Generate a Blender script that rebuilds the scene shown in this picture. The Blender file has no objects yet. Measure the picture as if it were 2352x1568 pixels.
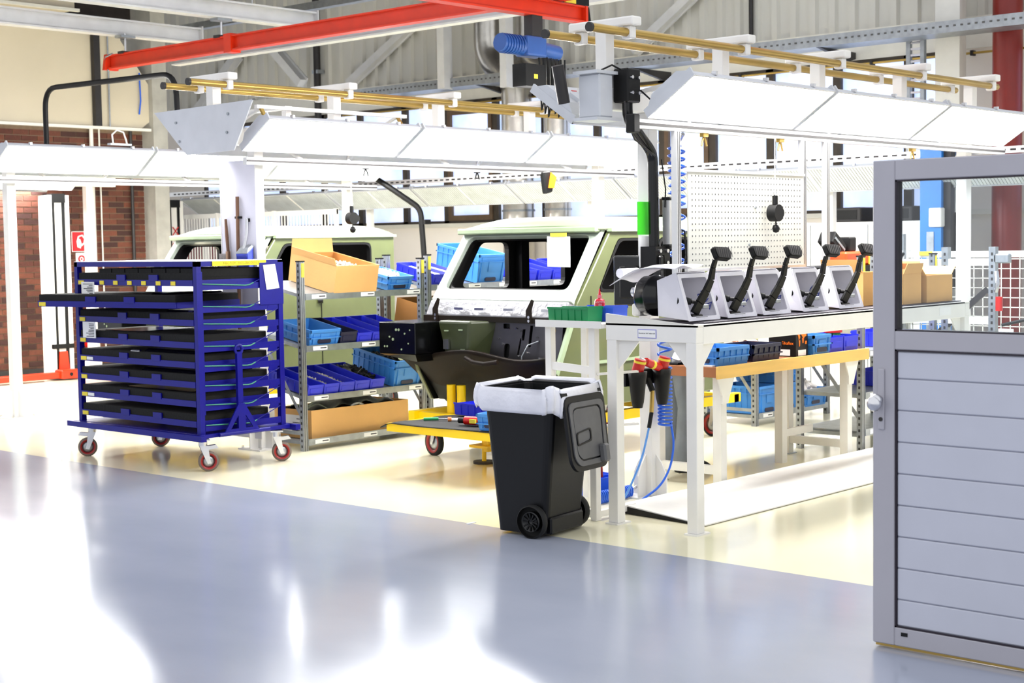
import bpy, bmesh, math, random
from mathutils import Vector, Matrix
from mathutils.geometry import tessellate_polygon
random.seed(7)
SC = bpy.context.scene
COL = SC.collection
R = math.radians

# ------------------------------------------------------------------ camera
# world: X runs away to the right along the stations, Y away to the left, Z up
CAM_H = 1.77
cam_d = bpy.data.cameras.new('camera')
cam_d.sensor_width = 36.0
cam_d.lens = 36.0 * 3500.0 / 2352.0
cam_d.clip_end = 200
cam_d.dof.use_dof = True
cam_d.dof.focus_distance = 9.6
cam_d.dof.aperture_fstop = 4.5
cam = bpy.data.objects.new('camera', cam_d)
COL.objects.link(cam)
_m = Matrix(((0.6708, 0.0593, -0.7393), (-0.7415, 0.0326, -0.6702), (-0.0152, 0.9977, 0.0659)))
cam.matrix_world = Matrix.Translation((0, 0, CAM_H)) @ _m.to_quaternion().to_matrix().to_4x4()
SC.camera = cam
# ------------------------------------------------------------------ world and exposure
w = bpy.data.worlds.new('hall_daylight')
SC.world = w
w.use_nodes = True
_bg = w.node_tree.nodes['Background']
_bg.inputs[0].default_value = (0.93, 0.955, 1.0, 1)
_bg.inputs[1].default_value = 0.6
LAMP_POWER = 21.0
WINDOW_POWER = 0.45
vs = SC.view_settings
vs.view_transform = 'Standard'
vs.look = 'None'
vs.exposure = 1.05
vs.gamma = 1.0
vs.use_curve_mapping = False

# ------------------------------------------------------------------ materials
def srgb(r, g, b):
    f = lambda c: (c / 255 / 12.92) if c / 255 <= 0.04045 else ((c / 255 + 0.055) / 1.055) ** 2.4
    return (f(r), f(g), f(b))
MATS = {}
def mat(name, rgb, rough=0.5, metal=0.0, var=0.06, vscale=6.0, bump=0.0, bscale=40.0, emit=0.0, spec=0.5, rgb2=None, stretch=None, coat=0.0):
    if name in MATS: return MATS[name]
    m = bpy.data.materials.new(name); m.use_nodes = True
    nt = m.node_tree; nd = nt.nodes; L = nt.links
    b = nd['Principled BSDF']
    c = srgb(*rgb)
    tc = nd.new('ShaderNodeTexCoord'); mp = nd.new('ShaderNodeMapping')
    if stretch: mp.inputs['Scale'].default_value = stretch
    L.new(tc.outputs['Object'], mp.inputs['Vector'])
    n = nd.new('ShaderNodeTexNoise'); n.inputs['Scale'].default_value = vscale; n.inputs['Detail'].default_value = 4
    L.new(mp.outputs[0], n.inputs['Vector'])
    cr = nd.new('ShaderNodeValToRGB')
    cr.color_ramp.elements[0].position = 0.3; cr.color_ramp.elements[1].position = 0.7
    c2 = srgb(*rgb2) if rgb2 else tuple(min(1, x * (1 + var)) for x in c)
    c1 = c if rgb2 else tuple(x * (1 - var) for x in c)
    cr.color_ramp.elements[0].color = (*c1, 1); cr.color_ramp.elements[1].color = (*c2, 1)
    L.new(n.outputs['Fac'], cr.inputs[0]); L.new(cr.outputs[0], b.inputs['Base Color'])
    b.inputs['Roughness'].default_value = rough; b.inputs['Metallic'].default_value = metal
    b.inputs['Specular IOR Level'].default_value = spec
    if coat: b.inputs['Coat Weight'].default_value = coat; b.inputs['Coat Roughness'].default_value = 0.1
    if bump:
        n2 = nd.new('ShaderNodeTexNoise'); n2.inputs['Scale'].default_value = bscale; n2.inputs['Detail'].default_value = 3
        L.new(mp.outputs[0], n2.inputs['Vector'])
        bp = nd.new('ShaderNodeBump'); bp.inputs['Strength'].default_value = bump; bp.inputs['Distance'].default_value = 0.01
        L.new(n2.outputs['Fac'], bp.inputs['Height']); L.new(bp.outputs[0], b.inputs['Normal'])
    if emit:
        L.new(cr.outputs[0], b.inputs['Emission Color']); b.inputs['Emission Strength'].default_value = emit
    MATS[name] = m
    return m
def glassmat(name, rgb=(240, 245, 250), rough=0.02):
    m = bpy.data.materials.new(name); m.use_nodes = True
    nt = m.node_tree; nd = nt.nodes; L = nt.links
    out = nd['Material Output']; nd.remove(nd['Principled BSDF'])
    tr = nd.new('ShaderNodeBsdfTransparent'); gl = nd.new('ShaderNodeBsdfGlossy'); mx = nd.new('ShaderNodeMixShader')
    fr = nd.new('ShaderNodeFresnel'); fr.inputs[0].default_value = 1.45
    no = nd.new('ShaderNodeTexNoise'); no.inputs['Scale'].default_value = 3; 
    cr = nd.new('ShaderNodeValToRGB'); c = srgb(*rgb)
    cr.color_ramp.elements[0].color = (*[x * .93 for x in c], 1); cr.color_ramp.elements[1].color = (*c, 1)
    L.new(no.outputs[0], cr.inputs[0]); L.new(cr.outputs[0], tr.inputs[0])
    gl.inputs['Roughness'].default_value = rough
    L.new(fr.outputs[0], mx.inputs[0]); L.new(tr.outputs[0], mx.inputs[1]); L.new(gl.outputs[0], mx.inputs[2])
    L.new(mx.outputs[0], out.inputs[0]); MATS[name] = m
    return m
def grade(name, base):                                # weave material for wire mesh and the like
    return base
WHITE = mat('white_paint', (232, 230, 226), 0.45, var=.03)
OFFWHITE = mat('off_white_paint', (222, 220, 212), 0.5, var=.04)
GREYP = mat('light_grey_paint', (196, 199, 205), 0.45, var=.04)
ALU = mat('aluminium_profile', (205, 205, 205), 0.35, 0.75, var=.05)
GALV = mat('galvanised_steel', (160, 165, 170), 0.4, 0.8, var=.14, vscale=14)
STEEL = mat('bright_steel', (205, 205, 208), 0.25, 1.0, var=.08)
DARKM = mat('dark_metal', (52, 50, 50), 0.5, 0.4)
BLACK = mat('black_plastic', (6, 6, 7), 0.5, var=.2, spec=.3)
BLACKG = mat('black_gloss', (5, 5, 6), 0.2, var=.2, spec=.4)
RUBBER = mat('dark_rubber', (12, 12, 12), 0.75, var=.2)
BLUE = mat('royal_blue_paint', (10, 10, 124), 0.4, var=.08, spec=.3)
BIN = mat('blue_bin_plastic', (28, 40, 194), 0.4, var=.06)
KLT = mat('light_blue_crate_plastic', (54, 126, 200), 0.45, var=.06)
NAVY = mat('navy_crate_plastic', (16, 18, 52), 0.4, var=.1)
CARD = mat('cardboard', (214, 166, 102), 0.8, var=.06, vscale=3, bump=.1)
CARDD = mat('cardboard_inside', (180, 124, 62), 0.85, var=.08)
TAPE = mat('packing_tape', (216, 180, 128), 0.3, var=.05)
PAPER = mat('white_paper', (236, 236, 236), 0.7, var=.02)
INK = mat('dark_ink', (60, 60, 66), 0.8)
YELLOW = mat('yellow_paint', (246, 204, 0), 0.35, var=.05)
YLAB = mat('yellow_label', (236, 214, 60), 0.6, var=.06)
RED = mat('red_beam_paint', (212, 48, 8), 0.4, var=.07)
REDP = mat('red_plastic', (196, 16, 10), 0.35, var=.05)
ORANGE = mat('orange_plastic', (240, 130, 10), 0.4, var=.05)
BRASS = mat('yellow_chromate_tube', (180, 150, 80), 0.3, 0.75, var=.12, vscale=3)
OLIVE = mat('olive_green_body_paint', (90, 97, 62), 0.32, var=.05, coat=.4)
FRAMEW = mat('silver_green_frame', (164, 174, 162), 0.35, var=.04, coat=.4)
OLIVED = mat('dark_olive_underbody', (9, 11, 7), 0.6, var=.3, rgb2=(30, 17, 7), vscale=2.5, spec=.2)
PRIMER = mat('pale_green_primer', (152, 168, 136), 0.35, var=.05, coat=.4)
FOIL = mat('silver_sound_foil', (150, 150, 154), 0.4, 0.5, var=.1, bump=.6, bscale=25)
WOOD = mat('beech_worktop', (222, 180, 96), 0.5, var=.1, vscale=3, stretch=(.6, 6, 6))
WOODB = mat('brown_worktop_edge', (150, 92, 50), 0.5, var=.1, vscale=3)
BROOMW = mat('brown_broom_wood', (112, 80, 58), 0.6, var=.15)
BRIST = mat('grey_bristle', (150, 144, 140), 0.9, var=.3, vscale=60)
PANBL = mat('metallic_blue_pan', (70, 84, 190), 0.3, 0.6, var=.1)
BINBL = mat('dark_bin_plastic', (4, 5, 9), 0.4, var=.08, spec=.3)
LIDGR = mat('grey_bin_lid_inside', (92, 92, 94), 0.5, var=.2, vscale=5)
LINER = mat('white_bin_liner', (226, 226, 234), 0.5, var=.05, bump=.9, bscale=14)
LINERD = mat('grey_film', (128, 130, 146), 0.45, var=.12, bump=.7, bscale=10)
GREEN = mat('green_bin_plastic', (12, 132, 74), 0.4, var=.08)
GREENL = mat('bright_green_card', (70, 226, 40), 0.6, var=.03)
GREENW = mat('green_wire', (60, 140, 110), 0.4, var=.05)
COIL = mat('blue_coil_hose', (30, 96, 214), 0.3, var=.06)
TROUS = mat('grey_work_trousers', (116, 122, 128), 0.9, var=.12, vscale=8, bump=.5, bscale=12)
APRON = mat('light_grey_apron', (190, 186, 184), 0.9, var=.08, bump=.4, bscale=14)
SHIRT = mat('grey_work_shirt', (126, 124, 134), 0.9, var=.1, bump=.4, bscale=14)
SKIN = mat('skin', (206, 158, 132), 0.5, var=.05)
HAIR = mat('dark_brown_hair', (48, 34, 24), 0.6, var=.3, vscale=40)
ORANGET = mat('orange_lettering', (250, 120, 10), 0.5)
BOTTLE = mat('red_bottle_plastic', (206, 10, 44), 0.3, var=.05)
BOTCAP = mat('pink_cap_plastic', (232, 130, 140), 0.3)
LAMPG = mat('lamp_diffuser', (255, 252, 250), 0.5, var=.02, emit=LAMP_POWER)
LAMPOFF = mat('unlit_lamp_grid', (214, 220, 224), 0.3, 0.2, var=.1, vscale=8, stretch=(1, 1, 1))
PANE = mat('ribbed_window_glass', (176, 200, 246), 0.3, var=.1, emit=WINDOW_POWER, rgb2=(226, 232, 252), vscale=1.3)
MULL = mat('dark_window_frame', (62, 54, 46), 0.6, var=.2)
BRICK = [mat('brick_red_%s' % n, c, 0.85, var=.15, vscale=20, bump=.5, bscale=50) for n, c in (('a', (94, 52, 38)), ('b', (82, 43, 32)), ('c', (104, 57, 40)), ('d', (60, 33, 28)))]
MORTAR = mat('mortar', (116, 98, 78), 0.9, var=.1, vscale=20)
CREAMW = mat('cream_plaster', (198, 188, 166), 0.8, var=.05, vscale=1.2)
WALLW = mat('white_wall_paint', (234, 228, 222), 0.7, var=.03, vscale=1)
CORR = mat('corrugated_cladding', (204, 202, 194), 0.5, 0.1, var=.05, vscale=.8)
GIRD = mat('grey_white_girder', (206, 206, 206), 0.5, var=.05)
ROOFD = mat('dark_roof_boards', (34, 26, 22), 0.8, var=.3)
REDCOL = mat('dark_red_column_paint', (122, 24, 12), 0.35, var=.06)
BLUECOL = mat('blue_lift_paint', (44, 126, 206), 0.35, var=.05)
HOISTB = mat('hoist_blue', (38, 78, 146), 0.4, var=.1)
DUCT = mat('duct_foil', (200, 196, 188), 0.28, 0.9, var=.1, bump=.4, bscale=9)
DOORAL = mat('door_grey_frame', (168, 166, 174), 0.45, 0.0, var=.02)
DOORP = mat('door_grey_panel', (188, 190, 202), 0.5, var=.02)
GLASS = glassmat('door_glass')
PCLIGHT = mat('translucent_film', (240, 238, 246), 0.3, var=.03)
SMALLM = mat('small_metal_parts', (176, 170, 160), 0.3, 0.8, var=.4, vscale=60, bump=1, bscale=50)
PEG = mat('perforated_board', (196, 196, 186), 0.5, var=.03)
BRKT = mat('clear_white_bracket', (222, 220, 228), 0.35, 0.0, var=.06)
SIGNR = mat('sign_red', (206, 18, 30), 0.5)

# ------------------------------------------------------------------ mesh helpers
ORG = {}
STUFF = {'ribs', 'post_holes', 'holes', 'studs', 'spokes', 'rivets', 'pad_lines', 'rungs', 'cooling_fins', 'louvre', 'cable_loop', 'slot_row'}
def link(o): COL.objects.link(o); return o
def thing(name, label, cat, loc=(0, 0, 0), group=None, kind=None):
    o = link(bpy.data.objects.new(name, None)); o.location = loc; o.empty_display_size = .1
    o['label'] = label; o['category'] = cat
    if group: o['group'] = group
    if kind: o['kind'] = kind
    ORG[o.name] = Vector(loc)
    return o
def struct(name, loc=(0, 0, 0), label=None):
    o = link(bpy.data.objects.new(name, None)); o.location = loc; o['kind'] = 'structure'
    if label: o['label'] = label
    ORG[o.name] = Vector(loc)
    return o
def tag(o, label, cat, group=None):
    o['label'] = label; o['category'] = cat
    if group: o['group'] = group
    return o
def frame_from(p0, p1, up=(0, 0, 1)):
    d = (Vector(p1) - Vector(p0)); l = d.length; d.normalize()
    u = Vector(up)
    if abs(d.dot(u)) > .98: u = Vector((1, 0, 0))
    s = u.cross(d).normalized(); u = d.cross(s)
    return d, s, u, l
class MB:
    def __init__(self, M=None): self.v = []; self.f = []; self.M = M; self.mi = []; self.sm = []
    def add(self, vs, fs, smooth=False):
        n = len(self.v)
        for p in vs:
            p = Vector(p)
            self.v.append(self.M @ p if self.M else p)
        for f in fs: self.f.append([i + n for i in f]); self.sm.append(smooth)
        return self
    def box(self, x0, x1, y0, y1, z0, z1):
        v = [(x, y, z) for z in (z0, z1) for y in (y0, y1) for x in (x0, x1)]
        return self.add(v, [(0, 2, 3, 1), (4, 5, 7, 6), (0, 1, 5, 4), (2, 6, 7, 3), (0, 4, 6, 2), (1, 3, 7, 5)])
    def hexa(self, b, t):                       # bottom ring of 4, top ring of 4 (ccw seen from above)
        return self.add(list(b) + list(t), [(3, 2, 1, 0), (4, 5, 6, 7)] + [(i, (i + 1) % 4, (i + 1) % 4 + 4, i + 4) for i in range(4)])
    def bar(self, p0, p1, w, h, up=(0, 0, 1)):
        d, s, u, l = frame_from(p0, p1, up); p0 = Vector(p0); p1 = Vector(p1)
        r = lambda p: [p - s * w / 2 - u * h / 2, p + s * w / 2 - u * h / 2, p + s * w / 2 + u * h / 2, p - s * w / 2 + u * h / 2]
        a = r(p0) + r(p1)
        return self.add(a, [(3, 2, 1, 0), (4, 5, 6, 7)] + [(i, (i + 1) % 4, (i + 1) % 4 + 4, i + 4) for i in range(4)])
    def cyl(self, p0, p1, r, n=12, r2=None, cap=True):
        d, s, u, l = frame_from(p0, p1); r2 = r if r2 is None else r2
        p0 = Vector(p0); p1 = Vector(p1)
        c = [(math.cos(2 * math.pi * i / n), math.sin(2 * math.pi * i / n)) for i in range(n)]
        a = [p0 + s * (x * r) + u * (y * r) for x, y in c]; b = [p1 + s * (x * r2) + u * (y * r2) for x, y in c]
        self.add(a + b, [(i, (i + 1) % n, (i + 1) % n + n, i + n) for i in range(n)], True)
        if cap: self.add(a, [list(range(n))[::-1]]); self.add(b, [list(range(n))])
        return self
    def tube(self, pts, r, n=8, closed=False, radii=None):
        pts = [Vector(p) for p in pts]; rings = []; m = len(pts)
        pu = None
        for i, p in enumerate(pts):
            a = pts[i - 1] if (i or closed) else p; b = pts[(i + 1) % m] if (i < m - 1 or closed) else p
            d = (b - a).normalized()
            if pu is None:
                pu = Vector((0, 0, 1))
                if abs(d.dot(pu)) > .9: pu = Vector((1, 0, 0))
            s = pu.cross(d)
            if s.length < 1e-4: s = Vector((1, 0, 0)).cross(d)
            s.normalize(); pu = d.cross(s)
            rr = radii[i] if radii else r
            rings.append([p + s * (rr * math.cos(2 * math.pi * k / n)) + pu * (rr * math.sin(2 * math.pi * k / n)) for k in range(n)])
        fs = []
        for i in range(m if closed else m - 1):
            j = (i + 1) % m
            for k in range(n): fs.append((i * n + k, i * n + (k + 1) % n, j * n + (k + 1) % n, j * n + k))
        self.add([q for r_ in rings for q in r_], fs, True)
        if not closed: self.add(rings[0], [list(range(n))[::-1]]); self.add(rings[-1], [list(range(n))])
        return self
    def lathe(self, prof, c=(0, 0, 0), n=16, ax=2):
        vs = []; m = len(prof)
        for r, z in prof:
            for k in range(n):
                a = 2 * math.pi * k / n; p = (r * math.cos(a), r * math.sin(a), z)
                if ax == 1: p = (p[0], z, p[1])
                if ax == 0: p = (z, p[0], p[1])
                vs.append(Vector(p) + Vector(c))
        fs = [(i * n + k, i * n + (k + 1) % n, (i + 1) * n + (k + 1) % n, (i + 1) * n + k) for i in range(m - 1) for k in range(n)]
        if ax == 1: fs = [f[::-1] for f in fs]
        return self.add(vs, fs, True)
    def plate(self, outer, holes, t, o, ex, ey):  # 2-D outline with holes, thickness t along ex x ey
        o = Vector(o); ex = Vector(ex).normalized(); ey = Vector(ey).normalized(); ez = ex.cross(ey)
        def ccw(l, s):
            a = sum(l[i][0] * l[(i + 1) % len(l)][1] - l[(i + 1) % len(l)][0] * l[i][1] for i in range(len(l)))
            return list(l) if a * s > 0 else list(l)[::-1]
        loops = [ccw(outer, 1)] + [ccw(h, -1) for h in holes]
        tri = tessellate_polygon([[Vector((x, y, 0)) for x, y in l] for l in loops])
        fl = [p for l in loops for p in l]; n = len(fl)
        bot = [o + ex * x + ey * y for x, y in fl]; top = [p + ez * t for p in bot]
        fs = []
        for a, b, c in tri:
            ar = (fl[b][0] - fl[a][0]) * (fl[c][1] - fl[a][1]) - (fl[c][0] - fl[a][0]) * (fl[b][1] - fl[a][1])
            if ar < 0: a, b, c = c, b, a
            fs.append((a + n, b + n, c + n)); fs.append((c, b, a))
        k = 0
        for l in loops:
            m = len(l)
            for i in range(m): j = (i + 1) % m; fs.append((k + i, k + j, k + j + n, k + i + n))
            k += m
        return self.add(bot + top, fs)
    def openbox(self, l, w, h, t, taper=0.0, z0=0.0, frontcut=0.0):
        a, b = l / 2, w / 2; a0, b0 = a - taper, b - taper
        hf = h - frontcut
        ob = [(-a0, -b0, z0), (a0, -b0, z0), (a0, b0, z0), (-a0, b0, z0)]
        ot = [(-a, -b, z0 + h), (a, -b, z0 + hf), (a, b, z0 + hf), (-a, b, z0 + h)]
        it = [(-a + t, -b + t, z0 + h), (a - t, -b + t, z0 + hf), (a - t, b - t, z0 + hf), (-a + t, b - t, z0 + h)]
        ib = [(-a0 + t, -b0 + t, z0 + t), (a0 - t, -b0 + t, z0 + t), (a0 - t, b0 - t, z0 + t), (-a0 + t, b0 - t, z0 + t)]
        fs = [(3, 2, 1, 0)]
        for i in range(4):
            j = (i + 1) % 4
            fs += [(i, j, j + 4, i + 4), (i + 4, j + 4, j + 8, i + 8), (i + 8, j + 8, j + 12, i + 12)]
        fs.append((12, 13, 14, 15))
        return self.add(ob + ot + it + ib, fs)
    def grid(self, fn, nu, nv, smooth=True):
        vs = [fn(i / nu, j / nv) for i in range(nu + 1) for j in range(nv + 1)]
        fs = [(i * (nv + 1) + j, (i + 1) * (nv + 1) + j, (i + 1) * (nv + 1) + j + 1, i * (nv + 1) + j + 1) for i in range(nu) for j in range(nv)]
        return self.add(vs, fs, smooth)
    def build(self, name, m, parent=None, bevel=0.0, seg=1, solid=0.0, sub=0, off=None):
        o0 = Vector((0, 0, 0)) if parent is None else ORG.get(parent.name, Vector((0, 0, 0)))
        if off is not None: o0 = Vector(off)
        me = bpy.data.meshes.new(name)
        me.from_pydata([p - o0 for p in self.v], [], self.f)
        me.polygons.foreach_set('use_smooth', self.sm)
        me.materials.append(m); me.update()
        o = link(bpy.data.objects.new(name, me))
        if name in STUFF: o['kind'] = 'stuff'
        if parent is not None: o.parent = parent
        else: o.location = o0
        ORG[o.name] = o0
        if bevel:
            b = o.modifiers.new('bevel', 'BEVEL'); b.width = bevel; b.segments = seg; b.limit_method = 'ANGLE'; b.angle_limit = R(50)
        if solid:
            s = o.modifiers.new('solid', 'SOLIDIFY'); s.thickness = solid; s.offset = 0
        if sub:
            s = o.modifiers.new('sub', 'SUBSURF'); s.levels = sub; s.render_levels = sub
        return o
def B(*a): return MB().box(*a)
def rrect(x0, x1, y0, y1, r, n=4):
    p = []
    for cx, cy, a0 in ((x1 - r, y0 + r, -90), (x1 - r, y1 - r, 0), (x0 + r, y1 - r, 90), (x0 + r, y0 + r, 180)):
        for k in range(n + 1):
            a = R(a0 + 90 * k / n); p.append((cx + r * math.cos(a), cy + r * math.sin(a)))
    return p
def rpoly(pts, r, n=4):                            # polygon with rounded corners
    out = []; m = len(pts)
    for i in range(m):
        p = Vector(pts[i]); a = (Vector(pts[i - 1]) - p); b = (Vector(pts[(i + 1) % m]) - p)
        q = min(r, a.length * .45, b.length * .45)
        s = p + a.normalized() * q; e = p + b.normalized() * q
        for k in range(n + 1):
            t = k / n; out.append(tuple(s * (1 - t) ** 2 + p * 2 * t * (1 - t) + e * t * t))
    return out
def circ(cx, cy, r, n=10, ry=None):
    return [(cx + r * math.cos(2 * math.pi * k / n), cy + (ry or r) * math.sin(2 * math.pi * k / n)) for k in range(n)]
def copy_tree(o, parent=None):
    c = o.copy(); link(c); c.parent = parent
    if o.name in ORG: ORG[c.name] = ORG[o.name]
    for ch in list(o.children): copy_tree(ch, c)
    return c
def dup(root, loc, rot=None, label=None, group=None):
    c = copy_tree(root); c.location = loc
    if rot is not None: c.rotation_euler = rot
    if label: c['label'] = label
    if group: c['group'] = group
    return c
def text(s, size, m, parent, M, name='lettering', ext=.0004, off=None):
    cu = bpy.data.curves.new(name, 'FONT'); cu.body = s; cu.size = size; cu.align_x = 'CENTER'; cu.align_y = 'CENTER'; cu.extrude = ext
    cu.resolution_u = 2; cu.materials.append(m)
    o = link(bpy.data.objects.new(name, cu))
    o.parent = parent
    o0 = ORG.get(parent.name, Vector((0, 0, 0))) if parent is not None else Vector((0, 0, 0))
    bpy.context.view_layer.update()
    me = bpy.data.meshes.new_from_object(o.evaluated_get(bpy.context.evaluated_depsgraph_get()))
    bpy.data.objects.remove(o); o = link(bpy.data.objects.new(name, me)); o.parent = parent
    o.matrix_local = Matrix.Translation(-o0) @ M
    return o
def basis(o, ex, ey):                              # matrix whose x,y lie along ex, ey and whose origin is o
    ex = Vector(ex).normalized(); ey = Vector(ey).normalized(); ez = ex.cross(ey)
    m = Matrix((ex, ey, ez)).transposed().to_4x4(); m.translation = Vector(o)
    return m
def arc_pts(pts, r=.08, n=5):                      # polyline with rounded corners
    pts = [Vector(p) for p in pts]; out = [pts[0]]
    for i in range(1, len(pts) - 1):
        p = pts[i]; a = pts[i - 1] - p; b = pts[i + 1] - p; q = min(r, a.length * .45, b.length * .45)
        s = p + a.normalized() * q; e = p + b.normalized() * q
        for k in range(n + 1): t = k / n; out.append(s * (1 - t) ** 2 + p * 2 * t * (1 - t) + e * t * t)
    return out + [pts[-1]]

# ================================================================== SETTING
def floormat(name, rgb, rgb2, rough, vs_, st):
    m = mat(name, rgb, rough, 0, rgb2=rgb2, vscale=vs_, stretch=st, spec=.22 if 'grey' in name else .4)
    nt = m.node_tree; b = nt.nodes['Principled BSDF']
    n = nt.nodes.new('ShaderNodeTexNoise'); n.inputs['Scale'].default_value = 1.2; n.inputs['Detail'].default_value = 6
    tc = nt.nodes.new('ShaderNodeTexCoord'); nt.links.new(tc.outputs['Object'], n.inputs['Vector'])
    mr = nt.nodes.new('ShaderNodeMapRange'); mr.inputs[3].default_value = rough * .8; mr.inputs[4].default_value = rough * 1.4
    nt.links.new(n.outputs['Fac'], mr.inputs[0]); nt.links.new(mr.outputs[0], b.inputs['Roughness'])
    return m
FLG = floormat('grey_blue_floor_coating', (152, 158, 174), (162, 167, 182), .14, 1.6, (1, .5, 1))
FLC = floormat('cream_floor_coating', (236, 230, 198), (240, 234, 206), .12, 1.2, (1, 1, 1))
fo = B(-8, 6.86, -8, 28, -.2, 0).build('floor', FLG); fo['kind'] = 'structure'; fo['label'] = 'grey blue glossy aisle floor in front of the stations'
fo = B(6.86, 17.3, -8, 28, -.2, 0).build('floor', FLC); fo['kind'] = 'structure'; fo['label'] = 'cream glossy floor of the work stations'

# ---- left wall: brick below, cream plaster above
wl = struct('wall_left', (11, 19.3, 0), 'brick wall behind the car lift with cream plaster above')
B(6.0, 13.2, 19.3, 19.55, 0, 3.5).build('backing', MORTAR, wl)
bm_ = MB(); bl, bh, j = .238, .071, .012
bricks = []
for c in range(41):
    z = .03 + c * (bh + j); off = (c % 2) * .125
    u = 6.1 + off - (bl + j)
    while u < 13.18:
        a, b = max(u, 6.0), min(u + bl, 13.2)
        if b - a > .04: bricks.append((a, b, z))
        u += bl + j
vis = [q for q in bricks if q[0] > 10.7 and (.8 < q[2] < 2.5 or q[2] > 2.8)]
vis = vis[:300]; vset = set(vis)
bmesh_cache = {}
for (a, b, z) in vis:
    k = (round(b - a, 3), random.randrange(4))
    if k not in bmesh_cache:
        o = B(-k[0] / 2, k[0] / 2, -.012, .004, 0, bh).build('brick', BRICK[k[1]], None)
        bmesh_cache[k] = o.data
    else:
        o = link(bpy.data.objects.new('brick', bmesh_cache[k]))
    o.parent = wl; o.location = ((a + b) / 2 - 11, random.uniform(-.003, .002), z)
for m_i in range(4):
    mb = MB()
    for n_, (a, b, z) in enumerate(bricks):
        if (a, b, z) not in vset and n_ % 4 == m_i: mb.box(a, b, 19.288, 19.304, z, z + bh)
    o = mb.build('brickwork', BRICK[m_i], wl); o['kind'] = 'stuff'
B(6.0, 13.2, 19.26, 19.3, 0, .09).build('skirting', DARKM, wl)
# plaster box over the brick
mb = MB(); mb.plate([(6, 3.49), (13.05, 3.49), (13.2, 3.6), (13.2, 4.15), (12.75, 4.75), (12.75, 4.88), (6, 4.88)], [], .42, (0, 19.52, 0), (1, 0, 0), (0, 0, 1))
mb.build('plaster_upstand', CREAMW, wl)
B(6, 11.7, 18.6, 19.0, 5.02, 5.3).build('bulkhead', CREAMW, wl); B(6, 11.75, 18.55, 18.6, 5.0, 5.04).build('bulkhead_trim', OFFWHITE, wl)
B(6, 13.2, 19.05, 19.12, 3.46, 3.5).build('ledge', OFFWHITE, wl)
B(12.24, 12.34, 19.0, 19.08, 3.5, 4.86).build('pipe_duct', DARKM, wl)
MB().cyl((12.5, 19.05, 3.5), (12.5, 19.05, 4.86), .012, 6).build('conduit', GALV, wl)
MB().cyl((12.29, 19.22, 0.2), (12.29, 19.22, 3.47), .03, 8).build('pipe', OFFWHITE, wl)
MB().cyl((12.42, 19.22, 0.2), (12.42, 19.22, 3.47), .012, 8).build('pipe', OFFWHITE, wl)
MB().cyl((12.95, 19.22, 0.2), (12.95, 19.22, 3.47), .025, 8).build('pipe', DARKM, wl)
MB().tube([(13.0, 19.05, 3.7), (13.03, 19.05, 3.9), (13.02, 19.05, 4.3)], .012, 6).build('cable', COIL, wl)
o = B(6, 13.4, 19.5, 19.8, 4.88, 7.5).build('wall_left', ROOFD); o['kind'] = 'structure'; o['label'] = 'dark upper wall under the roof'
o = B(13.2, 13.45, 19.0, 19.6, 0, 6).build('trim_1', mat('grey_stone_pillar', (168, 166, 158), .8, var=.12, vscale=5), None); o['kind'] = 'structure'; o['label'] = 'grey pillar closing the brick wall'
o = B(6, 17.3, 12.5, 28, 7.0, 7.2).build('ceiling', ROOFD); o['kind'] = 'structure'; o['label'] = 'dark roof boards'
o = B(13.0, 17.3, 27.2, 27.5, 0, 7).build('wall_far', WALLW); o['kind'] = 'structure'

# ---- back wall with window band and corrugated cladding
wb = struct('wall_back', (17, 10, 0), 'back wall of white plaster with corrugated cladding above the windows')
B(17, 17.3, -8, 27.5, 0, 2.05).build('parapet', WALLW, wb)
B(16.94, 17.02, -8, 27.5, 2.0, 2.06).build('sill', OFFWHITE, wb)
B(16.95, 17.3, -8, 27.5, 3.93, 4.3).build('lintel', OFFWHITE, wb)
pitch = .28
for k in range(12):
    v0 = -6 + k * 2.8; mb = MB(); pr_ = []
    for i in range(10):
        y = v0 + i * pitch
        pr_ += [(y, 0), (y + .15, 0), (y + .175, .05), (y + .255, .05)]
    pr_.append((v0 + 2.8, 0))
    vs_ = [(17.0 - d, y, z) for y, d in pr_ for z in (4.3, 7.2)]
    mb.add(vs_, [(2 * i, 2 * i + 1, 2 * i + 3, 2 * i + 2) for i in range(len(pr_) - 1)])
    mb.build('cladding_panel', CORR, wb, solid=.006)
B(17.06, 17.3, -8, 27.5, 4.3, 7.2).build('cladding_backing', DARKM, wb)
ed = [22.9, 21.8, 20.7, 19.6, 18.68, 17.62, 16.7, 15.66, 14.68, 13.7, 12.55, 11.72, 10.82, 9.84, 8.87, 8.2]
def window(n, a, b, dark=.055, casement=False):
    w_ = struct('window_%d' % n, (17, (a + b) / 2, 2.05))
    mb = MB().box(16.97, 17.08, b - .0, b + dark, 2.06, 3.93).box(16.97, 17.08, a - dark, a, 2.06, 3.93).box(16.97, 17.08, b, a, 3.87, 3.93).box(16.97, 17.08, b, a, 2.06, 2.1)
    mb.build('window_frame', MULL, w_)
    if casement:
        m2 = MB().box(16.95, 17.0, b + dark, b + dark + .07, 2.1, 3.8).box(16.95, 17.0, a - dark - .07, a - dark, 2.1, 3.8).box(16.95, 17.0, b + dark + .07, a - dark - .07, 3.72, 3.8).box(16.95, 17.0, b + dark + .07, a - dark - .07, 2.1, 2.18)
        m2.build('casement', mat('brown_casement', (96, 76, 58), .6, var=.2), w_)
    B(17.03, 17.05, b + dark, a - dark, 2.1, 3.87).build('pane', PANE, w_)
for i in range(len(ed) - 1): window(i + 1, ed[i], ed[i + 1], casement=(i in (6, 10)))
window(20, 7.15, 6.0); window(21, 6.0, 4.9)
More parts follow.
